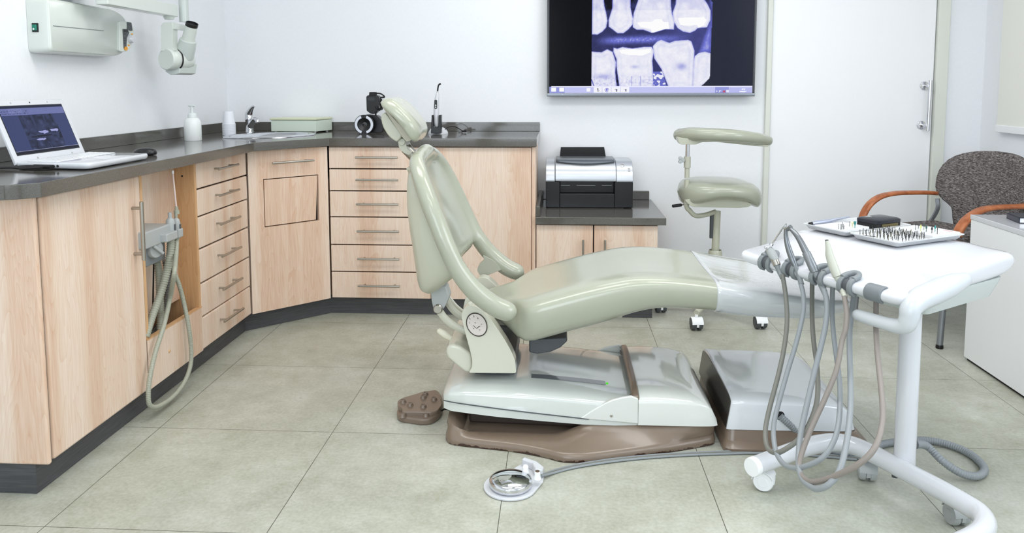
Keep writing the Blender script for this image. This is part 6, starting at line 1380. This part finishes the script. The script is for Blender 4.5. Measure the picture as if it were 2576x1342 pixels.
# back stand in the near tray (thick block on the right)
H2_ = .018; B2 = (2.135, 2.262, -1.625, -1.518)
block('thick white stand at the right end of the near tray with coloured polishers', *B2, H2_, [(2.148+.016*i, -1.615+.017*j) for i in range(7) for j in range(6)])
for (x, y), k_, m_, lab in (((2303, 579), 'long', mburd, 'tall dark bur at the far left corner of the thick stand'), ((2310, 576), 'fine', mbur, 'thin pale bur at the far left of the thick stand'), ((2316, 582), 'flame', mat('poly_lime', rgb(214, 222, 130), .6), 'lime green pointed polisher in the thick stand'), ((2324, 579), 'long', mat('bur_teal_dark', rgb(40, 84, 78), .4), 'tall dark teal bur at the back of the thick stand'), ((2330, 584), 'flame', MATS['bur_teal_dark'], 'dark teal flame polisher in the middle of the thick stand'), ((2344, 587), 'flame', mburd, 'black flame polisher in the thick stand'), ((2352, 584), 'flame', mteal, 'teal round-tipped polisher near the right of the thick stand'), ((2358, 590), 'long', mburd, 'dark bur at the right end of the thick stand')):
    u, v_ = onstand(x, y, FZ+H2_, B2); bur(k_, m_, u, v_, FZ+H2_, lab, None)
bm = BM()
for k_ in range(5): prism(bm, [CU(2.24+.0, -1.56+.006*k_, FZ+H2_+.0002), CU(2.246, -1.559+.006*k_, FZ+H2_+.0002), CU(2.246, -1.556+.006*k_, FZ+H2_+.0002), CU(2.24, -1.557+.006*k_, FZ+H2_+.0002)], (0, 0, .0002))
part('red_marks', bm, mat('mark_red', rgb(220, 120, 130), .5), bpy.data.objects['bur_stand.001'], smooth=False)
# two low stands with the crowd of burs
H3_ = .007
for nm, Bx, n_, lab in (('a', (1.985, 2.075, -1.668, -1.525), 62, 'burs crowded on the front stand of the near tray'), ('b', (2.078, 2.130, -1.668, -1.525), 56, 'burs crowded on the middle stand of the near tray')):
    block('low white stand along the %s of the near tray, packed with dark burs' % ('front' if nm == 'a' else 'middle'), *Bx, H3_, [(Bx[0]+.006, Bx[2]+.01)])
    nu = 6 if nm == 'a' else 5; nv = 11; cnt = 0
    for i in range(nu):
        for j in range(nv):
            if cnt >= n_: break
            u = Bx[0]+.008+(Bx[1]-Bx[0]-.016)*i/(nu-1)+random.uniform(-.002, .002); v_ = Bx[2]+.008+(Bx[3]-Bx[2]-.016)*j/(nv-1)+random.uniform(-.002, .002)
            if nm == 'a' and i < 2 and j > 8: continue
            k_ = random.choice(('long', 'long', 'fine', 'short')); m_ = random.choice((mbur, mburd, mburd, mbgold)); cnt += 1
            bur(k_, m_, u, v_, FZ+H3_, 'thin dark steel bur in the dense rows on the %s stand of the near tray' % ('front' if nm == 'a' else 'middle'), lab, .12)
bm = BM(); cyl(bm, CU(1.99, -1.64, FZ+.009), CU(2.004, -1.612, FZ+.009), .0008, 8); part('loose_bur', bm, mburd, None, label='single loose bur lying flat at the front edge of the near tray stand', cat='dental bur')
# black case and the steel handpiece in the far tray
cu0, cu1, cv0, cv1 = 2.10, 2.255, -1.80, -1.708; cu0 = 2.14; cv1 = -1.716
kc_ = thing('instrument_case', tuple(CU((cu0+cu1)/2, (cv0+cv1)/2, FZ)), 'small black hard case with a brass clasp in the far tray', 'case')
def cring_(g_, z): return [CU(p.x, p.y, z) for p in rpoly([(cu0+g_, cv0+g_), (cu1-g_, cv0+g_), (cu1-g_, cv1-g_), (cu0+g_, cv1-g_)], .012, 4)]
bm = BM(); loft(bm, [cring_(.004, FZ), cring_(0, FZ+.004), cring_(0, FZ+.017)]); part('case_bottom', bm, mblackm, kc_, ang=40)
bm = BM(); loft(bm, [cring_(-.0005, FZ+.018), cring_(-.0005, FZ+.028), cring_(.006, FZ+.032)]); part('case_lid', bm, mat('case_navy', rgb(26, 28, 38), .3), kc_, ang=40)
bm = BM(); prism(bm, [CU(2.16, cv1, FZ+.008), CU(2.235, cv1, FZ+.008), CU(2.235, cv1, FZ+.017), CU(2.16, cv1, FZ+.017)], tuple(EV*.002)); part('clasp', bm, mat('brass', rgb(130, 120, 84), .3, .8), kc_)
bm = BM(); prism(bm, [CU(2.16, -1.785, FZ+.0322), CU(2.19, -1.79, FZ+.0322), CU(2.18, -1.77, FZ+.0322)], (0, 0, .0004)); part('lid_label', bm, mmid, kc_, smooth=False)
hp_t = thing('straight_handpiece', tuple(CU(2.03, -1.846, FZ)), 'slim bright steel handpiece lying along the edge of the far tray', 'dental handpiece')
bm = BM(); sweep(bm, [CU(1.995, -1.850, FZ+.012), CU(2.01, -1.850, FZ+.012), CU(2.06, -1.850, FZ+.0125), CU(2.12, -1.852, FZ+.017), CU(2.17, -1.852, FZ+.021)], [.006, .0085, .0085, .005, .003], 18); part('handpiece_body', bm, mat('blue_steel', rgb(196, 202, 220), .25, .7), hp_t, ang=60)
bm = BM(); cyl(bm, CU(1.984, -1.850, FZ+.011), CU(1.996, -1.850, FZ+.012), .0055, 14); part('coupling', bm, mblack, hp_t)
